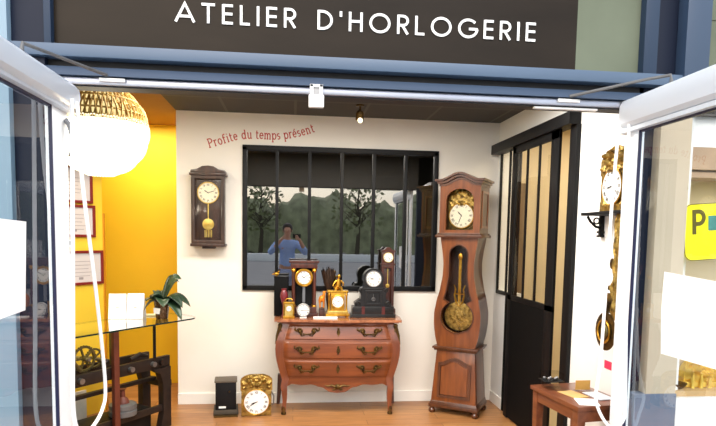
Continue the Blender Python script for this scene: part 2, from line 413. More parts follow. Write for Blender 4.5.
def strokes(b, polys, h, w, T, depth=.002):
    """each polyline becomes one mitred ribbon"""
    for ip, pl in enumerate(polys):
        dp = depth*(1+.12*ip)
        pl = [Vector((p[0]*h, p[1]*h)) for p in pl]
        q_ = [pl[0]]
        for p in pl[1:]:
            if (p-q_[-1]).length > 1e-5: q_.append(p)
        pl = q_; n = len(pl); closed = n > 3 and (pl[0]-pl[-1]).length < 1e-4
        if closed: pl = pl[:-1]; n -= 1
        L = []; Rr = []
        for k in range(n):
            a = pl[k]-pl[k-1] if (k or closed) else pl[1]-pl[0]
            c = pl[(k+1) % n]-pl[k] if (k < n-1 or closed) else pl[-1]-pl[-2]
            na = Vector((-a.y, a.x)).normalized(); nc = Vector((-c.y, c.x)).normalized()
            m = (na+nc); m = m.normalized() if m.length > 1e-6 else na
            m = m*(w/2/max(.5, m.dot(na)))
            L.append(pl[k]+m); Rr.append(pl[k]-m)
        vs = []
        for k in range(n):
            for p, y in ((L[k], -dp), (Rr[k], -dp), (L[k], 0), (Rr[k], 0)): vs.append((p.x, y, p.y))
        fs = []
        for k in range(n if closed else n-1):
            A, B = 4*k, 4*((k+1) % n)
            fs += [(A, B, B+1, A+1), (A+2, A+3, B+3, B+2), (A, A+2, B+2, B), (A+1, B+1, B+3, A+3)]
        if not closed: fs += [(0, 1, 3, 2), (4*n-4, 4*n-2, 4*n-1, 4*n-3)]
        b.add(vs, fs, T)

# ================================================================== CAMERA
EYE = 1.57
yaw, pitch, roll, PY, F = 0.1103843531703232, 0.0829933612907703, 0.017589976224729395, 283.661765501118, 580.
fwd = Vector((math.sin(yaw)*math.cos(pitch), math.cos(yaw)*math.cos(pitch), -math.sin(pitch)))
rt = Vector((math.cos(yaw), -math.sin(yaw), 0)); dn = fwd.cross(rt)
r_ = math.cos(roll)*rt - math.sin(roll)*dn; d_ = math.sin(roll)*rt + math.cos(roll)*dn
cam = bpy.data.cameras.new('camera'); co = bpy.data.objects.new('camera', cam); COL.objects.link(co)
mw = Matrix((r_, -d_, -fwd)).transposed().to_4x4(); mw.translation = (0, 0, EYE); co.matrix_world = mw
cam.sensor_width = 36; cam.sensor_fit = 'HORIZONTAL'; cam.lens = F/716*36
cam.shift_y = (PY-213)/716; cam.clip_start = .05; cam.clip_end = 300
SC.camera = co

# ================================================================== ROOM SHELL
D = 5.358; CE = 2.64; XR = 1.905; XL = -1.045
WX0, WX1, WZ0, WZ1 = -.455, 1.315, 1.07, 2.345
b = MB()
b.box(XL, WX0, D, D+.14, 0, CE); b.box(WX1, XR+.14, D, D+.14, 0, CE)
b.box(WX0, WX1, D, D+.14, 0, WZ0); b.box(WX0, WX1, D, D+.14, WZ1, CE)
struct(b.build('wall_back', 'plaster', smooth=False), 'cream plaster back wall around the black six-pane workshop window', 'wall')
b = MB()
b.box(XR, XR+.14, 2.84, 3.80, 0, CE); b.box(XR, XR+.14, 3.80, 5.28, 2.42, CE)
b.box(XR, XR+.14, 5.28, D, 0, CE); b.box(XR, XR+.14, 5.03, 5.28, 0, 1.07)
struct(b.build('wall_right', 'plaster_cool', smooth=False), 'white right-hand wall with the black sliding partition and the bracket clock', 'wall')
# oblique yellow wall on the left with the diplomas, and the yellow wall of the passage behind
ang = R(35); ud = Vector((-math.sin(ang), -math.cos(ang), 0)); nd = Vector((math.cos(ang), -math.sin(ang), 0))
E0 = Vector((-1.635, 5.2, 0))
ob = MB()
q0 = E0; q1 = E0+ud*1.6
ob.slab([q0[:2], q1[:2], (q1-nd*.1)[:2], (q0-nd*.1)[:2]], 0, CE)
struct(ob.build('wall_left', 'olive', smooth=False), 'oblique yellow wall on the left carrying three framed diplomas', 'wall')
b = MB().box(-3.0, -.8, 6.12, 6.22, 0, CE)
struct(b.build('wall_passage', 'yellow', smooth=False), 'bright yellow wall closing the passage left of the back wall', 'wall')
b = MB().box(-.92, -.82, D+.14, 6.12, 0, CE)
struct(b.build('wall_passage_side', 'yellow', smooth=False), 'yellow side wall of the passage behind the white back wall', 'wall')
b = MB(); e = q1; b.box(e.x-.1, e.x, 2.84, e.y+.05, 0, CE)
struct(b.build('wall_left_front', 'plaster', smooth=False), 'pale left-hand wall near the shop front', 'wall')
b = MB().box(-3.0, -2.9, 4.0, 6.12, 0, CE)
struct(b.build('wall_passage_end', 'yellow', smooth=False), 'yellow end wall of the passage far left', 'wall')
b = MB().box(-3.0, 2.1, 2.8, 6.2, -.1, 0)
struct(b.build('floor', 'floor', smooth=False), 'honey-coloured wood plank floor of the shop', 'floor')
b = MB().box(XL, XR+.14, 2.845, D+.14, CE, CE+.1)
struct(b.build('ceiling', 'ceiling', smooth=False), 'dark grey tiled ceiling of the shop', 'ceiling')
b = MB().box(-3.0, XL, 2.845, 6.2, CE, CE+.1); b.box(XL, -.8, D+.14, 6.2, CE, CE+.1)
struct(b.build('ceiling_passage', 'ceiling_b', smooth=False), 'ceiling over the yellow passage and counter, yellow bounce painted in as brown', 'ceiling')
b = MB().box(XL, XR-.0, D-.014, D, 0, .10)
struct(b.build('baseboard_back', 'base', smooth=False), 'low white baseboard along the back wall', 'baseboard')
b = MB().box(XR-.012, XR, 5.03, D-.014, 0, .10)
struct(b.build('baseboard_right', 'base', smooth=False), 'short white baseboard beside the tall clock', 'baseboard')
b = MB().box(-1.672, -1.625, 5.2, 5.24, 0, 1.72)  # orange-brown strip along the wall end
struct(b.build('trim_passage', mat('orange_brown', srgb(206, 140, 14), .6), smooth=False), 'orange-brown strip at the end of the oblique yellow wall', 'trim')
# dark workshop behind the window
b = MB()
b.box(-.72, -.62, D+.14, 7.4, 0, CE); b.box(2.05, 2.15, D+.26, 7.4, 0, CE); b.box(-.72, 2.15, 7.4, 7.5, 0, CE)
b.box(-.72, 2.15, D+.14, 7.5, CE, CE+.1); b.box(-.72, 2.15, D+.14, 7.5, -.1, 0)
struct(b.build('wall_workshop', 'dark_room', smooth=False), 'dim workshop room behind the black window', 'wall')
# side room behind the partition
b = MB()
b.box(XR+.14, 3.7, 5.50, 5.6, 0, CE); b.box(3.7, 3.8, 3.0, 5.6, 0, CE); b.box(XR+.14, 3.8, 3.12, 3.2, 0, CE)
b.box(XR+.14, 3.8, 3.12, 5.6, CE, CE+.1); b.box(XR+.14, 3.8, 3.12, 5.6, -.1, 0)
struct(b.build('wall_side_room', 'beige_room', smooth=False), 'beige side room seen through the glazed partition', 'wall')
b = MB(); b.box(2.15, 2.235, 5.462, 5.5, 0, 2.1); b.box(2.36, 2.365, 5.47, 5.5, 0, 2.1)
struct(b.build('door_3', 'pale_wood', smooth=False), 'pale wooden door of the side room seen through the partition', 'door')
sw = tag(MB().box(2.475, 2.515, 5.488, 5.5, 1.43, 1.53).build('light_switch', 'white_gloss', bevel=.003), 'small double light switch on the beige side-room wall', 'light switch')

# workshop window (six panes)
w = thing('window_1', 'black steel workshop window with six tall panes in the back wall', 'window', kind='structure')
b = MB(); fw = .028
b.box(WX0-.012, WX1+.012, D-.02, D+.04, WZ1-fw, WZ1+.015); b.box(WX0-.012, WX1+.012, D-.02, D+.04, WZ0-.015, WZ0+fw)
b.box(WX0-.012, WX0+fw, D-.02, D+.04, WZ0, WZ1); b.box(WX1-fw, WX1+.012, D-.02, D+.04, WZ0, WZ1)
b.build('window_frame', 'black', w, bevel=.002)
n = 6
for i in range(1, n):
    x = WX0+(WX1-WX0)*i/n
    MB().box(x-.014, x+.014, D-.018, D+.035, WZ0+fw, WZ1-fw).build('glazing_bar', 'black', w, bevel=.002)
for i in range(n):
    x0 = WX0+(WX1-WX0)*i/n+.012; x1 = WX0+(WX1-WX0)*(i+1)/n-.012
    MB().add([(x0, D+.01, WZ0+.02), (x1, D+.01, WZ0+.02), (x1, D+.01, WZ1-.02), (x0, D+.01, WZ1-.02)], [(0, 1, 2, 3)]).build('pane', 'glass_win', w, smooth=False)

# partition: rail, fixed light, sliding door, post
t = thing('window_2', 'narrow fixed black-framed glazing left of the sliding door', 'window', kind='structure')
b = MB()
for y0, y1 in ((5.255, 5.29), (5.035, 5.06), (4.80, 4.85)): b.box(XR-.008, XR+.008, y0, y1, 1.06, 2.36)
b.box(XR-.008, XR+.008, 4.80, 5.29, 1.05, 1.085)
b.build('window_frame', 'black', t, bevel=.002)
MB().add([(XR+.005, 4.82, 1.08), (XR+.005, 5.27, 1.08), (XR+.005, 5.27, 2.34), (XR+.005, 4.82, 2.34)], [(0, 1, 2, 3)]).build('pane', 'glass_part', t, smooth=False)
MB().box(XR-.01, XR+.03, 4.80, 5.03, .0, 1.05).build('panel', 'black_panel', t, smooth=False)
t = thing('door_4', 'black sliding partition door with four glazed strips over a solid panel', 'door', kind='structure')
x0, x1 = XR-.058, XR-.038
b = MB()
b.box(x0, x1, 4.77, 4.85, .01, 2.34); b.box(x0, x1, 3.97, 4.10, .01, 2.34); b.box(x0, x1, 3.97, 4.85, 1.04, 1.085); b.box(x0, x1, 3.97, 4.85, 2.28, 2.34)
b.build('door_frame', 'black', t, bevel=.002)
for y in (4.54, 4.31): MB().box(x0+.004, x1-.004, y-.014, y+.014, 1.08, 2.29).build('glazing_bar', 'black', t, bevel=.002)
MB().box(x0+.003, x1-.003, 4.08, 4.79, .02, 1.05).build('panel', 'black_panel', t, smooth=False)
MB().add([(x0+.01, 4.09, 1.07), (x0+.01, 4.78, 1.07), (x0+.01, 4.78, 2.3), (x0+.01, 4.09, 2.3)], [(0, 1, 2, 3)]).build('pane', 'glass_part', t, smooth=False)
b = MB().box(XR-.085, XR+.02, 3.78, 5.33, 2.34, 2.425)
struct(b.build('trim_1', 'black', bevel=.003), 'black steel sliding rail across the top of the partition', 'rail')
b = MB().box(XR-.03, XR+.03, 3.77, 3.87, 0, 2.34)
struct(b.build('trim_2', 'black', bevel=.003), 'black post at the near end of the partition', 'post')

# ================================================================== SHOP FRONT
b = MB().box(-1.25, 2.0, 2.69, 2.80, 2.317, 2.371)
struct(b.build('trim_3', 'facade_l', bevel=.006), 'pale blue-grey sill rail right under the sign panel', 'rail')
b = MB().box(-1.08, 1.70, 2.75, 2.82, 2.280, 2.318)
struct(b.build('trim_4', 'seal', smooth=False), 'black shadow gap of the transom', 'rail')
b = MB().add([(-1.08,2.70,2.243),(1.70,2.70,2.243),(1.70,2.72,2.283),(-1.08,2.72,2.283),(-1.08,2.82,2.243),(1.70,2.82,2.243),(1.70,2.82,2.283),(-1.08,2.82,2.283)],
     [(0,1,2,3),(4,7,6,5),(3,2,6,7),(0,4,5,1),(0,3,7,4),(1,5,6,2)])
struct(b.build('trim_5', 'facade', smooth=False), 'blue-grey sloping transom bar', 'rail')
b = MB().box(-1.08, 1.70, 2.72, 2.80, 2.209, 2.240)
struct(b.build('trim_6', 'silver', bevel=.006), 'silver lower door rail across the opening', 'rail')
b = MB().box(-1.08, 1.70, 2.735, 2.82, 2.203, 2.210)
seal_o = struct(b.build('trim_7', 'seal', smooth=False), 'black brush seal under the silver rail', 'rail')
b = MB().box(-1.08, -1.05, 2.71, 2.80, 2.371, 2.95); b.box(1.66, 1.73, 2.70, 2.80, 2.371, 2.95); b.box(-1.08, 1.73, 2.70, 2.80, 2.86, 2.95)
struct(b.build('trim_8', 'facade_f', bevel=.004), 'blue-grey frame around the sign panel', 'frame')
b = MB().box(1.34, 1.66, 2.746, 2.82, 2.371, 2.90)  # pale end section, the reflected tone put into its colour
b2 = MB().box(-1.05, 1.34, 2.746, 2.82, 2.371, 2.90)
sg = thing('wall_front', 'dark brown glossy fascia panel over the doors', 'wall', kind='structure')
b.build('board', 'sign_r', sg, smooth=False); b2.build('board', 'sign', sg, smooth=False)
MB().box(-3.2, 3.8, 2.82, 2.84, 2.21, 2.95).build('lining', 'dark_room', sg, smooth=False)
b = MB().box(-1.215, -1.08, 2.715, 2.84, 0, 2.95)
struct(b.build('trim_9', 'facade_d', bevel=.004), 'navy aluminium post left of the opening', 'post')
b = MB().box(-1.42, -1.215, 2.68, 2.84, 0, 2.95)
struct(b.build('trim_10', 'facade_p', bevel=.004), 'pale blue aluminium post far left', 'post')
b = MB().box(1.675, 1.86, 2.75, 2.84, 0, 2.95)
struct(b.build('trim_11', 'facade_d', bevel=.004), 'navy recessed post right of the opening', 'post')
b = MB().box(1.86, 1.985, 2.68, 2.84, 2.20, 2.95)
struct(b.build('trim_12', 'facade', bevel=.004), 'blue-grey upper post right of the sign', 'post')
b = MB().box(1.765, 1.925, 2.69, 2.75, .80, 2.20)  # added facing, interior wall reflection painted as beige
struct(b.build('wall_front_reflection', 'beige_refl', smooth=False), 'beige facing right of the opening, painted as the wall reflected in the glass door', 'wall')
b = MB().box(1.70, 1.925, 2.68, 2.75, 0, .80)
struct(b.build('baseboard_front', 'slate', smooth=False), 'slate-blue plinth under the beige facing right of the opening', 'plinth')
b = MB().box(-4, -1.42, 2.74, 2.84, 0, 2.95)
struct(b.build('wall_front_left', 'facade_d', smooth=False), 'navy shop front panel left of the opening', 'wall')
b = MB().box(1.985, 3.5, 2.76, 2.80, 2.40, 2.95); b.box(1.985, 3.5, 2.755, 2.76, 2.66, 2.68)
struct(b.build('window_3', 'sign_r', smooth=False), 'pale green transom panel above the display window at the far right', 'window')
# right display window (beyond the beige facing)
b = MB(); b.box(1.905+.141, 3.6, 3.06, 3.11, 0, 2.95); b.box(3.5, 3.6, 2.75, 3.06, 0, 2.95)
struct(b.build('wall_display', 'beige_room', smooth=False), 'cream back wall of the display window on the right', 'wall')
b = MB().box(1.985, 3.5, 2.80, 3.06, 0, .745)
struct(b.build('wall_display_base', 'white_gloss', smooth=False), 'white base under the display shelf on the right', 'wall')
b = MB().box(1.985, 3.5, 2.86, 3.06, 1.945, 2.06); b.box(1.985, 3.5, 2.88, 3.06, 1.905, 1.935)
struct(b.build('trim_13', mat('taupe_wood', srgb(176, 148, 120), .6), smooth=False), 'taupe wooden lintel inside the display window', 'lintel')
b = MB().box(1.99, 3.5, 2.86, 3.06, 2.06, 2.6)
struct(b.build('wall_display_top', 'white_gloss', smooth=False), 'white panel over the lintel in the display window', 'wall')
b = MB().box(3.4, 3.5, 2.66, 2.80, 0, 2.95)
struct(b.build('trim_14', 'facade_d', smooth=False), 'navy post at the far right of the display window', 'post')
b = MB().box(1.985, 3.5, 2.82, 3.06, .745, .775)
struct(b.build('trim_15', mat('shelf_wood', srgb(196, 162, 112), .5), bevel=.003), 'pale wooden display shelf on the right', 'shelf')

# sign lettering, one child per letter
sl = thing('sign_lettering', 'large white capitals ATELIER D\'HORLOGERIE on the dark fascia above the doors', 'lettering', (0, 2.742, .056))
TXT = "ATELIER D'HORLOGERIE"; capH = .086; track = .30
wid = sum(CAPS[c][0] for c in TXT)+track*(len(TXT)-1)
X0, X1 = -.535, 1.132
sx = (X1-X0)/(wid*capH); cx = X0
for c in TXT:
    if c != ' ':
        lb = MB(); strokes(lb, [[(p[0]*sx, p[1]) for p in pl] for pl in CAPS[c][1]], capH, capH*.135, Matrix.Translation((cx, 0, 2.448)), .002)
        lb.build('letter', 'letter', sl, smooth=False)
    cx += (CAPS[c][0]+track)*capH*sx

# wall writing on a wavy line
wl = thing('wall_lettering', 'red wavy writing Profite du temps présent above the window', 'lettering', (0, D, 0))
TXT = "Profite du temps présent"; h = .078; tr = .07
wid = sum(LOW[c][0] for c in TXT)+tr*(len(TXT)-1); X0, X1 = -.760, .178
sx = (X1-X0)/(wid*h); cx = X0
WV = [(0, 149.5), (.1, 146.5), (.2, 143), (.3, 140.7), (.42, 140), (.55, 140.8), (.65, 141), (.75, 139.8), (.87, 137.5), (1, 133)]
def wave(x):
    t = (x-X0)/(X1-X0)
    y = sum(_lin(WV, t+d) for d in (-.06, -.03, 0, .03, .06))/5
    return 2.348+(146.8+2.5*t-y)*.00924
def _lin(tab, t):
    if t <= 0: return tab[0][1]+(tab[1][1]-tab[0][1])/.1*t
    for (a, va), (b_, vb) in zip(tab, tab[1:]):
        if t <= b_: return va+(vb-va)*(t-a)/(b_-a)
    return tab[-1][1]+(tab[-1][1]-tab[-2][1])/(tab[-1][0]-tab[-2][0])*(t-1)
for c in TXT:
    wc = LOW[c][0]*h*sx; xm = cx+wc/2
    a = math.atan2(wave(xm+.01)-wave(xm-.01), .02)
    T = Matrix.Translation((xm, -.0005, wave(xm))) @ Matrix.Rotation(-a, 4, 'Y') @ Matrix.Translation((-wc/2, 0, 0))
    if c != ' ':
        b = MB(); strokes(b, [[(p[0]*sx, p[1]) for p in pl] for pl in LOW[c][1]], h, h*.115, T, .001); b.build('letter', 'red_text', wl, smooth=False)
    cx += wc+tr*h*sx

# rail hardware
t = thing('rail_latch', 'white plastic latch box clipped on the middle of the silver rail', 'latch', (.094, 2.72, 2.158))
MB().box(-.035, .035, -.03, .0, -.012, .045).build('box', 'white_gloss', t, bevel=.006)
b = MB(); b.box(-.03, -.013, -.022, .0, .045, .092); b.box(.013, .03, -.022, 0, .045, .092); b.box(-.03, .03, -.022, 0, .078, .092)
b.build('clip', 'white_gloss', t, bevel=.003)
MB().box(-.012, .012, -.012, -.004, .045, .078).build('keeper', 'steel', t)
for x, lab in ((-.80, 'small white stop plate at the left end of the silver rail'), (1.30, 'small white stop plate toward the right of the silver rail')):
    o = MB().box(x-.055, x+.055, 2.708, 2.722, 2.222, 2.238).build('stop_plate', 'white_gloss', bevel=.003); tag(o, lab, 'bracket', 'stop plates on the rail')
MB().box(1.14, 1.46, 2.736, 2.76, 2.194, 2.2035).build('guide_strip', 'white_gloss', seal_o, bevel=.002)

# ------------------------------------------------------------------ glass doors
def glass_door(name, sgn, xface, label, cz, ch, cd, HS):
    """leaf opened outwards at a right angle; its inner face looks to the opening. sgn=-1 left, +1 right"""
    d = thing(name, label, 'glass door', (xface, 2.735, 0), 0, kind='structure')
    k = sgn  # local x grows away from the opening
    W = 1.28; T1 = .03
    def bx(b_, xa, xb, y0, y1, z0, z1): b_.box(min(k*xa, k*xb), max(k*xa, k*xb), y0, y1, z0, z1)
    b = MB(); bx(b, 0, T1, -HS, 0, .03, 2.21); b.build('hinge_stile', 'pvc', d, bevel=.006)
    b = MB(); bx(b, 0, T1, -W, -W+.13, .03, 2.21); b.build('lock_stile', 'pvc', d, bevel=.006)
    b = MB(); bx(b, 0, T1, -W+.13, -HS, 2.09, 2.21); b.build('top_rail', 'pvc', d, bevel=.006)
    b = MB(); bx(b, 0, T1, -W+.13, -HS, .03, .22); b.build('bottom_rail', 'pvc', d, bevel=.006)
    b = MB()
    for (y0, y1, z0, z1) in ((-HS-.008, -HS, .22, 2.09), (-W+.13, -W+.138, .22, 2.09), (-W+.147, -HS-.017, 2.075, 2.09), (-W+.147, -HS-.017, .22, .235)):
        bx(b, -.001, .012, y0, y1, z0, z1)
    b.build('gasket', 'navy_edge', d)
    x = k*.006
    MB().add([(x, -W+.13, .22), (x, -HS, .22), (x, -HS, 2.09), (x, -W+.13, 2.09)], [(0, 1, 2, 3)]).build('pane', 'glass', d, smooth=False)
    # roller blind in its cassette
    rb = MB()
    prof = [(-.012, -.055), (.0, -.06), (.05, -.06), (.085, -.045), (.095, -.01), (.09, .025), (.065, .045), (.02, .05), (-.012, .05)]
    n_ = len(prof)
    y0, y1 = -.02, -W+.03
    vs = [(-k*p[0]*cd, y_, cz+p[1]*ch) for y_ in (y0, y1) for p in prof]
    rb.add(vs, [list(range(n_)), list(range(n_, 2*n_))]+[(i, (i+1) % n_, n_+(i+1) % n_, n_+i) for i in range(n_)])
    rbo = rb.build('roller_blind', 'cassette', d)
    b = MB(); bx(b, -.03, 0, -W+.05, .0, 2.085, 2.104); b.build('bottom_bar', 'cassette', rbo)
    return d, rbo
dL, blL = glass_door('door_1', -1, -1.0, 'white framed glass door opened outwards on the left', 2.155, .95, .68, .165)
dR, blR = glass_door('door_2', 1, 1.605, 'white framed glass door opened outwards on the right', 2.182, 1.22, .50, .12)
def loop(bl, pts, r=.0085):
    def cr(p0, p1, p2, p3, t):
        return tuple(.5*((2*b_)+(-a+c)*t+(2*a-5*b_+4*c-d)*t*t+(-a+3*b_-3*c+d)*t**3) for a, b_, c, d in zip(p0, p1, p2, p3))
    P = [pts[0]]+pts+[pts[-1]]; out = []
    for i in range(1, len(P)-2):
        for k in range(8): out.append(cr(P[i-1], P[i], P[i+1], P[i+2], k/8))
    out.append(pts[-1])
    return MB().tube(out, r, 8).build('pull_cord', 'cord', bl)
# cords in the door's own frame (door origin subtracted)
oL = Vector((-1.0, 2.735, 0)); oR = Vector((1.605, 2.735, 0))
loop(blL, [tuple(Vector(p)-oL) for p in ((-.93, 2.60, 2.12), (-.93, 2.585, 1.78), (-.93, 2.552, 1.15), (-.93, 2.535, .82), (-.93, 2.60, .69), (-.93, 2.74, .655), (-.93, 2.91, .70), (-.93, 2.955, .82), (-.93, 2.86, 1.24), (-.93, 2.70, 1.79), (-.93, 2.66, 2.12))])
loop(blR, [tuple(Vector(p)-oR) for p in ((1.56, 2.71, 2.12), (1.545, 2.71, 1.8), (1.53, 2.70, 1.3), (1.51, 2.68, .95), (1.485, 2.66, .80), (1.51, 2.65, .71), (1.55, 2.62, .655), (1.585, 2.58, .70), (1.59, 2.58, .82), (1.585, 2.61, 1.3), (1.575, 2.65, 2.12))], .0075)
# lever on the left stile
MB().tube([(.004, -.03, 2.05), (.02, -.03, 2.03), (.03, -.028, 1.97), (.028, -.02, 1.92), (.012, -.015, 1.90), (.02, -.01, 1.93)], [.013, .012, .008, .007, .006, .004]).build('lever', 'steel', dL)
# door closer arms
for pts, lab, nm in (([(-.82, 2.705, 2.248), (-.96, 2.47, 2.262), (-1.02, 2.37, 2.268), (-1.025, 2.36, 2.21)], 'dark door closer arm running from the rail to the left door', 'left'),
                     ([(1.30, 2.705, 2.248), (1.585, 2.55, 2.30), (1.67, 2.50, 2.31), (1.67, 2.49, 2.26)], 'dark door closer arm running from the rail to the right door', 'right')):
    o = MB().tube(pts, [.008, .007, .008, .012], 8).build('door_closer_arm', 'grey_iron'); tag(o, lab, 'door closer', 'door closer arms')
# papers taped on the glass
def sheet(name, mtl, pts, label, cat, group=None):
    o = MB().add(pts, [list(range(len(pts)))]).build(name, mtl, smooth=False, solid=.002); return tag(o, label, cat, group)
sheet('poster', 'white_paper', [(-1.0045, 2.29, 1.268), (-1.0045, 2.318, 1.60), (-1.0045, 1.95, 1.612), (-1.0045, 1.95, 1.255)], 'blank white sheet taped to the left glass door', 'poster', 'white sheets on the doors')
sheet('poster', 'white_paper', [(1.6095, 2.36, 1.075), (1.6095, 2.375, 1.27), (1.6095, 2.37, 1.435), (1.6095, 1.9, 1.41), (1.6095, 1.9, 1.085)], 'blank white sheet taped to the right glass door', 'poster', 'white sheets on the doors')
# yellow sign in the display window
t = thing('yellow_sign', 'yellow rounded sign with a large letter P in the right display window', 'sign', (2.036, 2.775, 1.47), 0)
t.rotation_euler = (0, R(-4.5), 0)
def rrect(x0, x1, z0, z1, r, n=6):
    o = []
    for cx_, cz_, a in ((x1-r, z0+r, -90), (x1-r, z1-r, 0), (x0+r, z1-r, 90), (x0+r, z0+r, 180)):
        o += [(cx_+r*math.cos(R(a+90*i/n)), cz_+r*math.sin(R(a+90*i/n))) for i in range(n+1)]
    return o
MB().prism(rrect(-.05, .50, 0, .29, .045), -.006, 0).build('board', 'yellow_sign', t)
MB().ring(rrect(-.05, .50, 0, .29, .045), rrect(-.046, .496, .004, .286, .041), -.0075, -.006).build('border', 'sign_ink', t)
lb = MB(); strokes(lb, CAPS['P'][1], .125, .021, Matrix.Translation((-.005, -.0065, .135)), .001); lb.build('letter', 'sign_ink', t, smooth=False)
MB().box(.082, .14, -.008, -.0065, .15, .225).build('picture', 'teal', t)
o = thing('wall_hook', 'small brass hook on the cream wall above the yellow sign', 'hook', (2.135, 3.05, 1.80))
b = MB(); b.box(-.012, .012, -.01, 0, -.05, .05); b.tube([(0, -.01, .03), (0, -.045, .03), (0, -.05, .05)], .007); b.tube([(0, -.01, -.03), (0, -.045, -.03), (0, -.05, -.01)], .007)
b.build('hook', 'gilt', o)

# ================================================================== CLOCK FURNITURE
# ---------------- commode
com = thing('commode', 'bombe rosewood commode with three drawers and bronze mounts under the window', 'chest of drawers', (.392, 5.145, 0), R(-2))
def bt(z): return max(0., min(1., (z-.25)/(.815-.25)))
def bulge(z): return math.sin(PI*bt(z)**1.25)
def hw(z): return .478+.058*bulge(z)-(.02*(1-bt(z)))
def fy(x, z): return -.150-.05*bulge(z)-.03*math.cos(PI*x/1.1)
def zb(x):
    a = abs(x)
    return interp([(0, .195), (.06, .20), (.15, .245), (.24, .268), (.33, .262), (.41, .272), (.46, .25), (.52, .25)], a)
b = MB()
def front(u, v):
    X = (u*2-1); z0 = zb(X*.478); z = z0+(.815-z0)*v
    x = X*hw(max(z, .25)); return (x, fy(x, max(z, .25)), z)
b.grid(front, 48, 24)
for s in (-1, 1):
    b.grid(lambda u, v, s=s: (s*(hw(.25+.565*v)*(1-u)+(.50+.05*bulge(.25+.565*v))*u), fy(hw(.25+.565*v), .25+.565*v)*(1-u)+.185*u, .25+.565*v), 6, 24)
b.add([(-.50, .185, .25), (.50, .185, .25), (.50, .185, .815), (-.50, .185, .815)], [(0, 1, 2, 3)])
b.add([(-.478, .185, .815), (.478, .185, .815), (.478, -.15, .815), (-.478, -.15, .815)], [(0, 1, 2, 3)])
b.build('carcass', 'rosewood', com, recalc=False)
# top
def topout(o, n=28):
    pts = []
    for i in range(n+1):
        x = -.535-o+(1.07+2*o)*i/n
        pts.append((x, -.205-o-.03*math.cos(PI*x/1.1)-.012*math.cos(PI*x*3.4)))
    pts += [(.55+o, .0), (.535+o, .19), (-.535-o, .19), (-.55-o, .0)]
    return pts
b = MB(); b.slab(topout(-.012), .815, .825); b.slab(topout(0.012), .825, .845); b.build('top', 'marble', com, angle=30)
def handle(parent, cx, cz, fz):
    b = MB(); y = fz
    for s in (-1, 1):
        pts = []
        for i in range(22):
            a = i/21*2.6*PI; r = .027*(1-i/26); pts.append((cx+s*(.062+r*math.cos(a)), y-.008, cz+.006+r*math.sin(a)))
        b.tube(pts, [.0075-.0001*i for i in range(22)], 6)
        b.ball((cx+s*.06, y-.01, cz+.006), .014, 10, 6)
        b.tube([(cx+s*.083, y-.006, cz+.006), (cx+s*.108, y-.008, cz+.022), (cx+s*.100, y-.008, cz+.042)], [.009, .008, .003], 6)
        b.tube([(cx+s*.06, y-.008, cz-.012), (cx+s*.045, y-.008, cz-.036), (cx+s*.02, y-.01, cz-.030)], [.008, .007, .004], 6)
    b.tube([(cx+.062*math.cos(a), y-.018, cz+.002-.02*math.sin(a)) for a in [PI*i/10 for i in range(11)]], .006, 8)
    b.build('handle', 'bronze', parent)
for z0, z1 in ((.668, .795), (.505, .650), (.335, .488)):
    b = MB()
    def patch(u, v, z0=z0, z1=z1):
        z = z0+(z1-z0)*v; x = (u*2-1)*(.415+.055*bulge(z)*.9); e = .008*min(1, min(u, 1-u)*60, min(v, 1-v)*14)
        return (x, fy(x, z)-e, z)
    b.grid(patch, 44, 14)
    dr = b.build('drawer', 'rosewood', com, recalc=False)
    zc = (z0+z1)/2+.005
    for s in (-1, 1): handle(dr, s*.27, zc, fy(.27, zc)-.008)
    b = MB(); y = fy(0, zc)-.009
    b.prism([(p[0]*.6, p[1]) for p in circ(0, zc, .026, 12)], y-.006, y); b.ball((0, y-.004, zc+.03), .009, 8, 6); b.ball((0, y-.004, zc-.03), .007, 8, 6)
    b.build('escutcheon', 'bronze', dr)
b = MB()   # apron mount
y = fy(0, .25)
b.ball((0, y-.008, .25), .03, 12, 8, (1, .5, .8))
for s in (-1, 1):
    b.tube([(s*.02, y-.01, .25), (s*.05, y-.008, .262), (s*.085, y-.004, .255), (s*.11, y-.002, .262)], [.012, .010, .007, .003], 8)
    b.tube([(s*.01, y-.01, .24), (s*.03, y-.01, .222), (s*.05, y-.006, .226)], [.009, .007, .003], 8)
b.build('apron_mount', 'bronze', com)
def sqloft(b, path):
    """path: (x,y,z,halfsize)"""
    vs = []; fs = []
    for x, y, z, h in path: vs += [(x-h, y-h, z), (x+h, y-h, z), (x+h, y+h, z), (x-h, y+h, z)]
    for i in range(len(path)-1):
        for k in range(4): fs.append((i*4+k, i*4+(k+1) % 4, (i+1)*4+(k+1) % 4, (i+1)*4+k))
    fs += [(3, 2, 1, 0), tuple((len(path)-1)*4+k for k in range(4))]
    b.add(vs, fs)
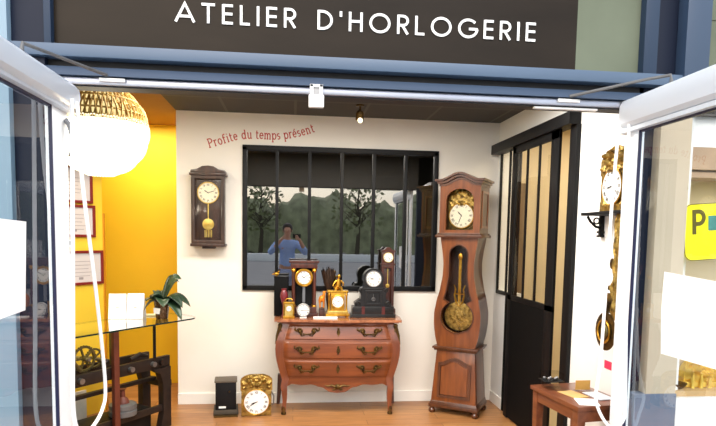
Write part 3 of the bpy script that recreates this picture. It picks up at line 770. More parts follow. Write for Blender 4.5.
for s in (-1, 1):
    b = MB(); path = []
    for i in range(15):
        z = .03+i/14*.785
        if z < .30:
            t_ = z/.30; x = s*(.470-.012*math.sin(PI*t_)); y = -.168-.005*(1-t_)+.012*math.sin(PI*t_); h = .014+.016*t_**1.4
            y -= .018*t_
        else:
            x = s*(hw(z)-.018); y = fy(hw(z), z)+.02; h = .030
        path.append((x, y, z, h))
    sqloft(b, path); lg = b.build('leg', 'rosewood_z', com, angle=60)
    b = MB(); p0 = path[0]
    b.lathe([(.012, 0), (.022, .004), (.022, .016), (.017, .03), (.02, .05), (.016, .075)], 12, Matrix.Translation((p0[0], p0[1], 0))); b.build('bronze_shoe', 'bronze', lg)
    b = MB()
    x, y = s*(hw(.78)+.01), fy(hw(.78), .78)-.012
    b.ball((x, y, .785), .02, 10, 8, (1, .8, 1.2)); b.tube([(x, y, .78), (s*(hw(.70)+.012), fy(hw(.7), .7)-.008, .70), (s*(hw(.64)+.013), fy(hw(.64), .64)-.004, .63)], [.018, .011, .004], 8)
    b.tube([(x, y-.01, .79), (x+s*.008, y-.012, .76), (x-s*.012, y-.014, .74)], .007, 6)
    b.build('corner_mount', 'bronze', lg)
    b = MB(); sqloft(b, [(s*.535, .165, 0, .014), (s*.525, .165, .12, .018), (s*.515, .165, .28, .024)]); b.build('leg', 'dark_wood', com)

# ---------------- tall comtoise longcase clock
gf = thing('longcase_clock', 'tall violin-shaped oak longcase clock with brass pendulum standing in the corner', 'grandfather clock', (1.50, 5.043, 0), R(-32))
DP = .15
tab = [(.60, .170), (.64, .180), (.70, .196), (.80, .208), (.90, .208), (1.0, .190), (1.12, .158), (1.24, .138), (1.34, .135), (1.44, .146), (1.52, .160), (1.565, .168)]
def sm(z):
    return sum(interp(tab, z+dz) for dz in (-.03, -.015, 0, .015, .03))/5
N = 30
def loopof(fn, z0, z1, n=N):
    zs = [z0+(z1-z0)*i/(n-1) for i in range(n)]
    return [(-fn(z), z) for z in zs]+[(fn(z), z) for z in reversed(zs)]
outer = loopof(sm, .60, 1.565)
def inn(z):
    zt, zl = 1.485, .735
    w_ = max(.078, sm(z)-.062)
    if z > 1.36: w_ = .080
    if z < 1.0:
        d = .142**2-(z-.872)**2; c_ = math.sqrt(d) if d > 0 else 0
        w_ = max(c_, .075 if z > .93 else .004)
    if z > 1.42: w_ = min(w_, math.sqrt(max(1e-6, .080**2-(z-1.42)**2)))
    return w_
inner = loopof(inn, .7315, 1.498)
b = MB(); b.ring(outer, inner, -DP, -DP+.03); b.build('door', 'oak', gf, angle=25)
b = MB()   # solid sides and back
zs = [.60+.965*i/40 for i in range(41)]
for s in (-1, 1):
    b.grid(lambda u, v, s=s: (s*sm(.60+.965*v), -DP+.03+u*(.145+DP-.03), .60+.965*v), 2, 40)
    b.grid(lambda u, v, s=s: (s*(sm(.60+.965*v)-.02), -DP+.03+u*(.145+DP-.03), .60+.965*v), 2, 40)
b.grid(lambda u, v: ((u*2-1)*sm(.60+.965*v), .145, .60+.965*v), 4, 40)
b.build('trunk', 'oak_d', gf, recalc=False)
b = MB(); b.grid(lambda u, v: ((u*2-1)*(sm(.60+.965*v)-.022), -.02, .60+.965*v), 4, 40); b.build('backboard', 'walnut', gf, recalc=False)
b = MB(); k = [(p[0]*1.0, p[1]) for p in inner]
b.prism(k, -DP+.012, -DP+.014); b.build('pane', 'glass_thin', gf, smooth=False)
b = MB(); b.ring([(p[0]*1.07 if abs(p[0]) > .02 else p[0], p[1]+(.01 if p[1] > 1.3 else -.008 if p[1] < .8 else 0)) for p in inner], inner, -DP-.008, -DP); b.build('door_moulding', 'oak_d', gf)
# pendulum
pn = MB(); pn.lathe([(.0001, -.014), (.06, -.013), (.104, -.006), (.128, 0), (.128, .004), (.104, .008), (.0001, .012)], 40, Matrix.Translation((0, -.085, .872)) @ Matrix.Rotation(PI/2, 4, 'X'))
pb = pn.build('pendulum', 'brass', gf)
b = MB(); b.box(-.012, .012, -.09, -.084, .95, 1.40)
for s in (-1, 1):
    b.tube([(s*.004, -.088, .96), (s*.03, -.088, 1.0), (s*.045, -.088, 1.06), (s*.035, -.088, 1.11), (s*.05, -.088, 1.15)], [.008, .009, .008, .007, .004], 8)
b.tube([(-.035, -.088, 1.07), (.035, -.088, 1.07)], .005, 6)
b.ball((0, -.09, 1.40), .022, 12, 8, (1, .4, 1.4)); b.build('pendulum_rod', 'gilt', pb)
# base
def frust(b, w0, d0, z0, w1, d1, z1, yb=.15):
    b.add([(-w0, -d0, z0), (w0, -d0, z0), (w0, yb, z0), (-w0, yb, z0), (-w1, -d1, z1), (w1, -d1, z1), (w1, yb, z1), (-w1, yb, z1)],
          [(0, 3, 2, 1), (4, 5, 6, 7), (0, 1, 5, 4), (1, 2, 6, 5), (2, 3, 7, 6), (3, 0, 4, 7)])
b = MB(); frust(b, .205, .185, .10, .172, .155, .57); b.build('base', 'oak', gf, bevel=.004)
b = MB(); frust(b, .19, .172, .565, .196, .178, .585); frust(b, .205, .188, .585, .205, .188, .603); b.build('base_moulding', 'oak_d', gf, bevel=.004)
b = MB(); frust(b, .222, .2, .055, .222, .2, .085); frust(b, .216, .195, .085, .205, .186, .115); b.build('plinth', 'oak_d', gf, bevel=.004)
# base panel with arched top, lying on the sloped front
Tsl = Matrix.Translation((0, -.187, .10)) @ Matrix.Rotation(-math.atan2(.03, .47), 4, 'X')
def archp(w, z0, z1, rise, n=14):
    o = [(-w, z0)]
    for i in range(n+1):
        u = i/n*2-1; o.append((u*w, z1+rise*(math.cos(u*PI)*.5+.5)))
    return o+[(w, z0)]
b = MB(); b.ring(archp(.148, .05, .36, .05), archp(.126, .072, .335, .05), -.012, .004, Tsl); bp = b.build('base_panel', 'oak_d', gf)
b = MB(); b.prism(archp(.118, .08, .325, .05), -.008, .004, Tsl); b.build('field', 'oak', bp)
for sx_ in (-1, 1):
    for yy in (-.175, .125):
        MB().lathe([(.018, 0), (.03, .012), (.03, .03), (.02, .042), (.026, .056)], 14, Matrix.Translation((sx_*.195, yy, 0))).build('foot', 'oak_d', gf)
# hood
b = MB()
b.box(-.205, .205, -.19, .155, 1.565, 1.59); b.box(-.192, .192, -.178, .155, 1.59, 1.605); b.build('hood_moulding', 'oak_d', gf, bevel=.004)
def hoodtop(w, z, rise, n=20):
    return [(-w+2*w*i/n, z+rise*(0.5+.5*math.cos(PI*max(-1, min(1, (i/n*2-1)*1.25))))) for i in range(n+1)]
b = MB()
ho = [(-.178, 1.605)]+hoodtop(.178, 2.02, .055, 24)+[(.178, 1.605)]
hi = [(-.122, 1.632)]+[(-.122+.244*i/24, 1.885+.10*math.sqrt(max(0, 1-(i/12-1)**2))) for i in range(25)]+[(.122, 1.632)]
b.ring(ho, hi, -.165, -.14); b.build('hood_door', 'oak', gf)
b = MB(); b.prism([(p[0]*1.07 if 0 else p[0], p[1]) for p in hi], -.148, -.146); b.build('hood_glass', 'glass_thin', gf, smooth=False)
b = MB()
for s in (-1, 1): b.box(min(s*.178, s*.16), max(s*.178, s*.16), -.14, .15, 1.605, 2.02)
b.box(-.178, .178, .135, .15, 1.605, 2.02); b.box(-.16, .16, -.09, -.085, 1.605, 1.99); b.build('hood_case', 'oak_d', gf)
for s in (-1, 1):
    b = MB(); x = s*.1785; b.ring([(-.11, 1.65), (.11, 1.65), (.11, 1.97), (-.11, 1.97)], [(-.09, 1.67), (.09, 1.67), (.09, 1.95), (-.09, 1.95)], -.006, .006, Matrix.Translation((x, 0, 0)) @ Matrix.Rotation(PI/2, 4, 'Z')); b.build('side_panel', 'oak', gf)
b = MB()
for (w_, dpt, z, hgt, rs) in ((.185, .172, 2.01, .02, .052), (.20, .188, 2.03, .022, .056), (.218, .204, 2.05, .018, .058)):
    tp = hoodtop(w_, z, rs, 24); lo = [(p[0], p[1]+hgt) for p in tp]
    b.prism(tp+lo[::-1], -dpt, .155)
b.build('cornice', 'oak_d', gf, angle=25)
em = emboss(lambda v: .118*math.sqrt(max(.02, 1-max(0, (v-.45)/.6)**2)), 1.81, 1.985, -.10, .018, 5); em.build('brass_pediment', 'brass', gf)
MB().box(-.125, .125, -.10, -.095, 1.63, 1.86).build('dial_plate', 'bronze', gf)
dial(gf, (0, -.106, 1.758), .106, 10.6, 33, 'dial_c', rim='gilt', rimw=.05)

# ---------------- wall clock
wc = thing('wall_clock', 'dark walnut pendulum wall clock hanging left of the workshop window', 'wall clock', (-.755, 5.358, 1.43))
W_ = .138; H_ = .64
b = MB(); b.box(-W_, W_, -.10, -.001, .045, H_); b.build('case_body', 'walnut', wc, bevel=.003)
fo = [(-W_-.006, .04), (W_+.006, .04), (W_+.006, H_), (-W_-.006, H_)]
fi = [(-W_+.026, .075), (W_-.026, .075), (W_-.026, H_-.03), (-W_+.026, H_-.03)]
b = MB(); b.ring(fo, fi, -.128, -.10); b.build('door', 'walnut', wc, bevel=.003)
b = MB(); b.box(-W_-.02, W_+.02, -.14, -.001, H_, H_+.02)
pts = [(-W_-.012, H_+.02), (-W_-.008, H_+.045), (-.09, H_+.055), (-.05, H_+.078), (0, H_+.084), (.05, H_+.078), (.09, H_+.055), (W_+.008, H_+.045), (W_+.012, H_+.02)]
b.prism(pts, -.128, -.001); b.build('pediment', 'walnut', wc, bevel=.002)
b = MB(); b.box(-W_-.014, W_+.014, -.138, -.001, .02, .045); b.box(-.055, .055, -.10, -.001, .0, .02); b.build('base_moulding', 'walnut', wc, bevel=.004)
dial(wc, (0, -.104, .49), .088, 10.1, 12, 'dial_c', rim='gold_pale', rimw=.06)
MB().box(-.11, .11, -.104, -.1, .34, .35).build('cross_bar', 'dark_wood', wc)
b = MB(); b.lathe([(.0001, -.012), (.03, -.008), (.05, 0), (.05, .004), (.0001, .008)], 28, Matrix.Translation((0, -.106, .215)) @ Matrix.Rotation(PI/2, 4, 'X')); b.box(-.004, .004, -.106, -.102, .26, .40)
for i in range(5): b.box(-.028+.014*i-.003, -.028+.014*i+.003, -.106, -.101, .10, .165)
b.build('pendulum', 'gold_pale', wc)
MB().add([(-W_+.02, -.115, .07), (W_-.02, -.115, .07), (W_-.02, -.115, H_-.02), (-W_+.02, -.115, H_-.02)], [(0, 1, 2, 3)]).build('pane', 'glass_thin', wc, smooth=False)

# ---------------- two clock bodies on the floor
t = thing('clock_case', 'black tin clock case standing on the floor left of the gilt dial', 'clock case', (-.585, 5.09, 0), R(6))
MB().box(-.105, .105, -.10, .09, 0, .045).build('base', mat('dusty_wood', srgb(74, 64, 52), .7), t, bevel=.004)
MB().box(-.088, .088, -.085, .075, .045, .285).build('body', 'black', t, bevel=.004)
MB().box(-.096, .096, -.092, .08, .285, .302).build('lid', mat('dusty_lid', srgb(92, 82, 70), .6), t, bevel=.005)
MB().box(-.06, -.0, -.0865, -.085, .06, .078).build('tag', 'white_gloss', t)
MB().ball((.03, -.088, .205), .009, 10, 6).build('knob', 'bronze', t)
MB().box(-.10, .10, -.155, -.102, 0, .014).build('ledge', 'bronze', t, bevel=.003)
t = thing('clock_movement', 'gilt comtoise clock movement with big white dial on the floor beside the commode', 'clock', (-.318, 5.035, 0), R(4))
MB().box(-.118, .118, -.07, .11, .012, .27).build('case_body', 'black', t, bevel=.003)
MB().box(-.128, .128, -.082, -.07, .004, .275).build('front_plate', 'brass', t, bevel=.003)
em = emboss(lambda v: .135*(1 if v < .62 else math.sqrt(max(.03, 1-((v-.62)/.42)**2))), .225, .372, -.083, .03, 11); em.build('pediment', 'brass', t)
dial(t, (0, -.088, .128), .106, 8.4, 40, 'dial', rim='gilt', rimw=.03)
b = MB()
for x in (-.11, .11):
    for y in (-.06, .09): b.cyl((x, y, 0), .01, .014)
b.build('foot', 'brass', t)
MB().tube([(.125, -.02, .08), (.148, -.03, .09), (.15, -.03, .16), (.128, -.02, .2)], .006).build('side_hook', 'steel', t)

# ---------------- things on the commode (top at .845)
ZT = .845
t = thing('clock_box', 'tall plain black box on the left end of the commode top', 'box', (-.114, 5.215, ZT), R(2))
MB().box(-.062, .062, -.07, .06, 0, .345).build('body', 'black_panel', t, bevel=.003)
MB().box(-.066, .066, -.074, .064, .345, .353).build('lid', 'black', t, bevel=.002)
t2 = thing('bird_figurine', 'tiny gilt bird on top of the black box', 'figurine', (-.155, 5.20, ZT+.353))
b = MB(); b.ball((0, 0, .018), .018, 10, 8, (1.3, .8, .9)); b.ball((.018, 0, .036), .01, 8, 6); b.tube([(-.015, 0, .02), (-.04, 0, .012)], [.01, .003], 6); b.cyl((0, 0, 0), .012, .006); b.build('bird', 'gilt', t2)

t = thing('portico_clock', 'mahogany portico mantel clock with gilt bezel and four columns', 'mantel clock', (.088, 5.19, ZT))
MB().box(-.125, .125, -.08, .08, 0, .028).build('plinth', 'mahogany', t, bevel=.003)
MB().box(-.112, .112, -.07, .07, .028, .085).build('base', 'mahogany', t, bevel=.003)
MB().box(-.118, .118, -.075, .075, .43, .475).build('entablature', 'mahogany', t, bevel=.003)
MB().box(-.132, .132, -.085, .085, .475, .495).build('cornice', 'mahogany', t, bevel=.004)
for x in (-.092, .092):
    for y in (-.05, .045):
        c_ = MB().lathe([(.016, .098), (.015, .395)], 14, Matrix.Translation((x, y, 0))).build('column', 'mahogany', t)
        b = MB(); b.lathe([(.022, .085), (.022, .092), (.018, .1)], 14, Matrix.Translation((x, y, 0))); b.lathe([(.016, .395), (.023, .41), (.02, .418), (.024, .43)], 14, Matrix.Translation((x, y, 0))); b.build('gilt_capital', 'gilt', c_)
b = MB(); b.cyl((0, -.05, .345), .076, .1, 'y', 32); b.build('drum', 'mahogany', t)
dial(t, (0, -.054, .345), .062, 10.1, 9, 'dial', rim='gilt', rimw=.2)
MB().box(-.012, .012, -.03, -.024, .12, .27).build('pendulum_rod', 'steel', t)
MB().box(-.09, .09, .04, .045, .085, .43).build('backboard', 'black', t)

t = thing('table_clock', 'small round white clock in front of the portico clock', 'clock', (.083, 5.055, ZT))
b = MB(); b.box(-.03, .03, -.02, .03, 0, .008); b.cyl((0, -.014, .066), .058, .028, 'y', 30); b.build('case_body', 'white_gloss', t, bevel=0)
dial(t, (0, -.018, .066), .052, 9, 15, 'dial', rim='steel', rimw=.06)

t = thing('carriage_clock', 'small gilt carriage clock with white dial at the left front of the commode', 'carriage clock', (-.042, 5.028, ZT))
MB().box(-.05, .05, -.034, .034, 0, .02).build('base', 'gilt', t, bevel=.003)
MB().box(-.048, .048, -.032, .032, .125, .142).build('top', 'gilt', t, bevel=.003)
for x in (-.041, .041):
    for y in (-.026, .026): MB().cyl((x, y, .02), .006, .105, n=10).build('pillar', 'gilt', t)
MB().box(-.034, .034, -.026, .03, .02, .125).build('case_body', 'gold_pale', t)
dial(t, (0, -.028, .085), .024, 10, 10)
b = MB(); b.tube([(-.03, 0, .142), (-.03, 0, .16), (-.015, 0, .168), (.015, 0, .168), (.03, 0, .16), (.03, 0, .142)], .004, 8); b.build('handle', 'gilt', t)
t = thing('vase', 'dark red glazed vase behind the carriage clock', 'vase', (-.086, 5.098, ZT))
MB().lathe([(.02, 0), (.024, .006), (.014, .03), (.012, .10), (.026, .15), (.034, .18), (.03, .215), (.018, .235), (.024, .25)], 20).build('body', 'plum', t)

t = thing('statuette', 'orange gilt horse statuette on a brown plinth between the portico and gilt clocks', 'figurine', (.250, 5.17, ZT))
b = MB(); b.box(-.026, .026, -.04, .04, 0, .055); b.box(-.024, .024, -.034, .034, .055, .075); b.build('plinth', 'dark_wood', t, bevel=.003)
b = MB(); b.ball((0, 0, .155), .032, 12, 8, (.85, .75, .95))
for x, y in ((-.016, -.014), (-.016, .014), (.016, -.014), (.016, .014)): b.tube([(x, y, .15), (x*1.1, y, .115), (x, y, .075)], [.012, .008, .007], 8)
b.tube([(.012, 0, .165), (.02, 0, .195), (.018, 0, .215)], [.018, .013, .011], 8); b.ball((.022, 0, .214), .012, 8, 6, (1.6, .8, .8)); b.tube([(-.02, 0, .165), (-.026, 0, .14), (-.024, 0, .11)], [.006, .007, .003], 6)
b.build('horse', 'orange', t)
t = thing('plume_ornament', 'dark bronze leafy sprig standing behind the gilt mantel clock', 'ornament', (.315, 5.265, ZT))
b = MB(); b.lathe([(.03, 0), (.03, .02), (.012, .05), (.028, .16), (.02, .2)], 16); b.build('vase', 'feather', t)
b = MB(); q = random.Random(3)
for i in range(26):
    a = q.uniform(0, 2*PI); l = q.uniform(.12, .24); s_ = q.uniform(.02, .06)
    p = [(s_*u*math.cos(a)*1.1, s_*u*math.sin(a)*.7, .19+l*u) for u in (0, .4, .75, 1)]
    b.tube(p, [.004, .011, .010, .002], 5)
b.build('sprig', 'feather', t)

t = thing('gilt_clock', 'gilt mantel clock with a seated figure on top in the middle of the commode', 'mantel clock', (.385, 5.10, ZT))
MB().box(-.105, .105, -.055, .055, .012, .035).build('plinth', 'gilt', t, bevel=.004)
b = MB()
for x in (-.085, .085):
    for y in (-.04, .04): b.lathe([(.01, 0), (.014, .006), (.009, .013)], 10, Matrix.Translation((x, y, 0)))
b.build('foot', 'gilt', t)
MB().box(-.092, .092, -.048, .048, .035, .06).build('base', 'gold_pale', t, bevel=.004)
MB().box(-.062, .062, -.04, .04, .06, .225).build('case_body', 'gilt', t, bevel=.004)
for s in (-1, 1):
    MB().lathe([(.014, .06), (.01, .075), (.009, .19), (.014, .2), (.01, .22)], 12, Matrix.Translation((s*.076, -.035, 0))).build('column', 'gilt', t)
MB().box(-.092, .092, -.052, .05, .22, .24).build('cornice', 'gilt', t, bevel=.004)
MB().torus((0, -.043, .14), .055, .006, 'y').build('bezel', 'gilt', t)
dial(t, (0, -.042, .14), .05, 2, 50)
b = MB()   # seated figure
b.ball((.0, 0, .262), .03, 12, 8, (1.3, .9, .8)); b.tube([(0, 0, .26), (.004, -.002, .30), (.006, 0, .335)], [.026, .024, .016], 10)
b.ball((.01, -.004, .362), .0165, 12, 8, (.9, 1, 1.15)); b.tube([(.006, 0, .335), (.01, -.003, .352)], [.009, .008], 8)
b.tube([(-.012, -.01, .325), (-.035, -.02, .30), (-.045, -.03, .275)], [.009, .008, .006], 8); b.tube([(.026, -.006, .325), (.05, -.012, .30), (.045, -.03, .28)], [.009, .008, .006], 8)
b.tube([(.012, -.02, .265), (.03, -.05, .262), (.034, -.055, .24)], [.014, .012, .008], 8); b.tube([(-.012, -.02, .265), (-.02, -.05, .26), (-.022, -.055, .24)], [.014, .012, .008], 8)
b.build('figure', 'gilt', t)

o = MB().box(-.105, .105, -.03, .03, 0, .012).build('booklet', 'white_paper', bevel=.002); o.location = (.275, 5.015, ZT); o.rotation_euler = (0, 0, R(-3)); tag(o, 'folded white paper lying at the front edge of the commode', 'paper')

t = thing('marble_clock', 'black marble mantel clock with round head and scrolled sides', 'mantel clock', (.70, 5.12, ZT))
MB().box(-.20, .20, -.075, .06, 0, .03).build('plinth', 'bmarble', t, bevel=.003)
MB().box(-.185, .185, -.068, .055, .03, .10).build('base', 'bmarble', t, bevel=.003)
for x in (-.09, .09): MB().box(x-.014, x+.014, -.0725, -.055, .03, .10).build('red_inlay', 'rmarble', t)
pr = [(-.16, .10), (-.165, .13), (-.14, .15), (-.115, .165), (-.11, .20), (-.125, .235), (-.11, .26), (-.09, .27), (-.085, .30)]
hd = circ(0, .345, .092, 19, R(205), R(-25), True)
pr2 = pr+[(p[0], p[1]) for p in hd]+[(-x, z) for x, z in reversed(pr)]
b = MB().prism(pr2, -.055, .05); b.build('body', 'bmarble', t, angle=25)
MB().ring([(-.075, .11), (.075, .11), (.075, .245), (-.075, .245)], [(-.055, .13), (.055, .13), (.055, .225), (-.055, .225)], -.068, -.055).build('panel', 'bmarble', t, bevel=.002)
MB().box(-.085, .085, -.066, -.05, .25, .265).build('moulding', 'bmarble', t, bevel=.002)
for s in (-1, 1):
    MB().torus((s*.135, -.057, .125), .018, .007, 'y', 18, 6).build('scroll', 'bmarble', t); MB().torus((s*.115, -.057, .245), .013, .006, 'y', 18, 6).build('scroll', 'bmarble', t)
b = MB(); b.tube([(0, -.067, .21), (0, -.067, .15)], .003, 6); b.torus((0, -.067, .165), .014, .003, 'y', 16, 6); b.build('ornament', 'steel', t)
dial(t, (0, -.058, .345), .066, 8.9, 48, rim='steel', rimw=.07)

t = thing('miniature_longcase_clock', 'miniature wooden longcase clock behind the black marble clock', 'clock', (.853, 5.26, ZT))
MB().box(-.075, .075, -.045, .045, 0, .06).build('base', 'mahogany', t, bevel=.003)
fo = [(-.058, .06), (.058, .06), (.058, .46), (-.058, .46)]; fi = [(-.034, .09), (.034, .09), (.034, .43), (-.034, .43)]
b = MB(); b.ring(fo, fi, -.036, -.026); b.box(-.058, .058, -.004, .036, .06, .46); b.box(-.058, -.05, -.026, -.004, .06, .46); b.box(.05, .058, -.026, -.004, .06, .46); b.build('trunk', 'mahogany', t, bevel=.001)
b = MB(); b.box(-.066, .066, -.042, .042, .46, .475); b.box(-.056, .056, -.034, .036, .475, .58); b.build('hood', 'mahogany', t, bevel=.002)
b = MB().prism([(-.064, .58), (-.06, .595), (-.035, .6), (-.015, .622), (.015, .622), (.035, .6), (.06, .595), (.064, .58)], -.04, .04); b.build('pediment', 'mahogany', t)
dial(t, (0, -.036, .53), .042, 4.8, 25, rim='gold_pale', rimw=.07)
b = MB(); b.box(-.003, .003, -.02, -.016, .28, .43); b.lathe([(.0001, -.006), (.018, -.003), (.018, .003), (.0001, .006)], 20, Matrix.Translation((0, -.02, .27)) @ Matrix.Rotation(PI/2, 4, 'X')); b.build('pendulum', 'gold_pale', t)

# ---------------- bracket clock on the right wall (faces -X)
t = thing('bracket_clock', 'comtoise wall clock with embossed brass front on an iron bracket on the right wall', 'wall clock', (XR, 3.085, 1.735), R(-90))
MB().box(-.125, .125, -.125, -.002, .0, .24).build('case_body', 'black', t, bevel=.003)
MB().box(-.145, .145, -.137, -.125, .0, .245).build('front_plate', 'brass', t, bevel=.003)
em = emboss(lambda v: .155*(1 if v < .55 else (1-.35*(v-.55)/.3 if v < .85 else max(.15, .65-3.2*(v-.85)))), .20, .355, -.138, .03, 21); em.build('pediment', 'brass', t)
em = emboss(lambda v: .14, .0, .24, -.1375, .012, 25, blobs=60); em.build('relief', 'brass', t)
dial(t, (0, -.152, .13), .099, 8.7, 20, rim='gilt', rimw=.04)
b = MB(); # long embossed pendulum
em = emboss(lambda v: .03+.018*math.sin(v*PI*5)**2, -.62, -.02, -.10, .012, 31, 12, 50, 60); pd = em.build('pendulum', 'brass', t)
b = MB(); b.lathe([(.0001, -.018), (.06, -.014), (.098, -.004), (.112, .003), (.0001, .014)], 36, Matrix.Translation((-.075, -.10, -.695)) @ Matrix.Rotation(PI/2, 4, 'X')); bo = b.build('bob', 'bronze', pd)
MB().torus((-.075, -.115, -.695), .065, .006, 'y').build('bob_ring', 'gilt', pd)
MB().ball((-.075, -.112, -.695), .04, 16, 8, (1, .3, 1)).build('bob_centre', 'verd', pd)
b = MB(); b.tube([(-.075, -.10, -.58), (-.055, -.1, -.52), (-.06, -.1, -.47)], [.02, .024, .012], 8); b.ball((-.065, -.1, -.44), .014, 8, 6); b.build('figure', 'bronze', pd)
MB().ball((-.05, -.1, -.30), .02, 8, 6, (.8, .5, 1.6)).build('medallion', 'bronze', pd)
t = thing('wall_bracket', 'black iron bracket fixed to the right wall under the brass clock', 'bracket', (XR, 0, 0))
b = MB(); b.box(-.14, -.0, 2.90, 3.45, 1.715, 1.733); b.build('shelf', 'black', t, bevel=.002)
for y in (3.43, 2.93):
    b = MB(); b.box(-.022, -.001, y-.015, y+.015, 1.585, 1.80)
    b.tube([(-.012, y, 1.64), (-.05, y, 1.65), (-.085, y, 1.68), (-.105, y, 1.712)], .008, 8)
    b.torus((-.045, y, 1.685), .018, .005, 'y', 18, 6)
    b.box(-.03, -.001, y-.022, y+.022, 1.585, 1.598); b.box(-.03, -.001, y-.022, y+.022, 1.61, 1.622); b.build('support', 'black', t)
sheet('sticker', 'red_sticker', [(XR-.001, 3.25, .785), (XR-.001, 3.33, .785), (XR-.001, 3.33, .835), (XR-.001, 3.25, .835)], 'small red sticker low on the white right wall', 'sticker')

# ---------------- console table on the right
t = thing('side_table', 'red-brown wooden side table by the right wall just inside the door', 'table', (1.507, 2.868, 0), R(8))
MB().box(0, .335, 0, .48, .655, .68).build('tabletop', 'table', t, bevel=.004)
b = MB(); b.box(.02, .315, .015, .035, .59, .655); b.box(.02, .315, .445, .465, .59, .655); b.box(.015, .035, .035, .445, .59, .655); b.box(.30, .32, .035, .445, .59, .655); b.build('apron', 'table', t, bevel=.002)
for x in (.035, .30):
    for y in (.04, .44):
        b = MB(); sqloft(b, [(x, y, 0, .016), (x, y, .60, .024), (x, y, .655, .024)]); b.build('leg', 'table', t, bevel=.002)
o = thing('glass_dish', 'clear glass dish on the far end of the side table', 'dish', (1.535, 3.27, .681))
MB().lathe([(.045, 0), (.05, .004), (.055, .045), (.05, .045), (.045, .01), (.0001, .008)], 24, cap=False).build('bowl', 'glass_thin', o)
MB().torus((0, 0, .045), .053, .003, 'z', 24, 6).build('rim', 'steel', o)
o = thing('display_case', 'low clear glass case on the far end of the side table', 'glass case', (1.535, 3.262, .7265))
MB().box(-.06, .06, -.05, .05, 0, .004).build('base', 'black', o)
b = MB(); b.box(-.058, .058, -.048, .048, .004, .05); b.build('cover', 'glass_thin', o, smooth=False)
b = MB()
for k in range(5): b.ball((-.04+.02*k, .01*(-1)**k, .014), .009, 8, 6)
b.build('parts_inside', 'steel', o)
def flat(name, m, cx_, cy_, w_, d_, z, h, rz, label, cat, group=None):
    o = MB().box(-w_/2, w_/2, -d_/2, d_/2, 0, h).build(name, m, bevel=min(.0015, h/3)); o.location = (cx_, cy_, z); o.rotation_euler = (0, 0, R(rz)); return tag(o, label, cat, group)
flat('leaflet', mat('tan_paper', srgb(196, 160, 98), .6), 1.60, 3.11, .10, .15, .681, .003, 15, 'tan leaflet lying in the middle of the side table', 'leaflet', 'leaflets on the side table')
flat('leaflet', 'white_paper', 1.60, 2.955, .11, .13, .681, .004, -14, 'white leaflet at the near end of the side table', 'leaflet', 'leaflets on the side table')
flat('leaflet', mat('grey_paper', srgb(200, 206, 214), .4), 1.73, 3.07, .10, .16, .681, .005, 8, 'grey leaflet against the wall side of the side table', 'leaflet', 'leaflets on the side table')
o = thing('card_holder', 'clear stand with a small tan card on the side table', 'card holder', (1.70, 3.19, .681))
MB().box(-.05, .05, -.02, .02, 0, .004).build('base', 'glass_thin', o, smooth=False)
MB().box(-.045, .045, .006, .009, .004, .06).build('card', mat('tan_card', srgb(206, 160, 80), .6), o)

# ---------------- display window clock on the right
t = thing('display_clock', 'ornate gilt clock on the shelf of the right display window', 'clock', (2.245, 2.945, .776))
b = MB(); b.box(-.12, .12, -.06, .06, 0, .03); b.build('base', 'gold_bright', t, bevel=.006)
b = MB()
q = random.Random(9)
em = emboss(lambda v: .115*math.sqrt(max(.05, 1-(v*1.0)**2.4)), .03, .24, -.03, .05, 41, 30, 26, 70)
em.build('relief', 'gold_bright', t)
MB().prism([(p[0], p[1]) for p in circ(0, .045, .11, 20, 0, PI, True)], -.028, .03).build('body', 'gold_bright', t)
for i, x in enumerate((-.09, -.04, .01)):
    MB().lathe([(.012, .03), (.007, .05), (.012, .075), (.006, .09), (.009, .11)], 10, Matrix.Translation((x, -.07, -.03))).build('baluster', 'gold_bright', t)
o = thing('glass_ashtray', 'small glass saucer left of the display clock', 'dish', (2.062, 2.88, .776))
MB().lathe([(.03, 0), (.045, .015), (.055, .03), (.05, .03), (.03, .006), (.0001, .006)], 20, cap=False).build('bowl', 'bronze', o)

# ================================================================== LEFT SIDE
# diplomas on the oblique wall
def on_wall(s, z): p = E0+ud*s+nd*.002; return (p.x, p.y, z)
# local frame of a hanging picture: x along the wall (near-left to far-right), -y out of the wall
rw = math.atan2(-ud.y, -ud.x)
DIP = [(.30, 1.945, .40, .30, 'diploma in dark red frame, topmost of three on the yellow wall'),
       (.27, 1.648, .38, .265, 'pale certificate in thin red frame, middle of three on the yellow wall'),
       (.22, 1.262, .42, .285, 'diploma in dark red frame, lowest of three on the yellow wall')]
for s, z, w_, h_, lab in DIP:
    t = thing('framed_diploma', lab, 'picture frame', on_wall(s, z), rw, 'framed diplomas')
    fo = [(-w_/2, -h_/2), (w_/2, -h_/2), (w_/2, h_/2), (-w_/2, h_/2)]; e = .022
    fi = [(-w_/2+e, -h_/2+e), (w_/2-e, -h_/2+e), (w_/2-e, h_/2-e), (-w_/2+e, h_/2-e)]
    MB().ring(fo, fi, -.02, 0).build('frame', 'frame_red', t, bevel=.002)
    pp = MB().box(-w_/2+e, w_/2-e, -.008, -.001, -h_/2+e, h_/2-e).build('sheet', 'card_grey', t)
    b = MB()
    for i in range(5): b.box(-.10+.01*(i % 2), .10-.015*(i % 3), -.0095, -.008, .05-.03*i, .054-.03*i)
    b.box(-.02, .02, -.0095, -.008, -h_/2+.045, -h_/2+.065)
    b.build('print', mat('grey_ink', srgb(150, 142, 146), .7), pp)
o = MB().box(-.04, .04, -.004, 0, -.03, .03).build('wall_card', 'white_paper'); o.location = on_wall(.31, 1.463); o.rotation_euler = (0, 0, rw); tag(o, 'small white card between the middle and lowest diplomas', 'card')
b2 = MB().box(-.02, .025, -.0055, -.004, -.012, .02).build('print', 'ink', o)
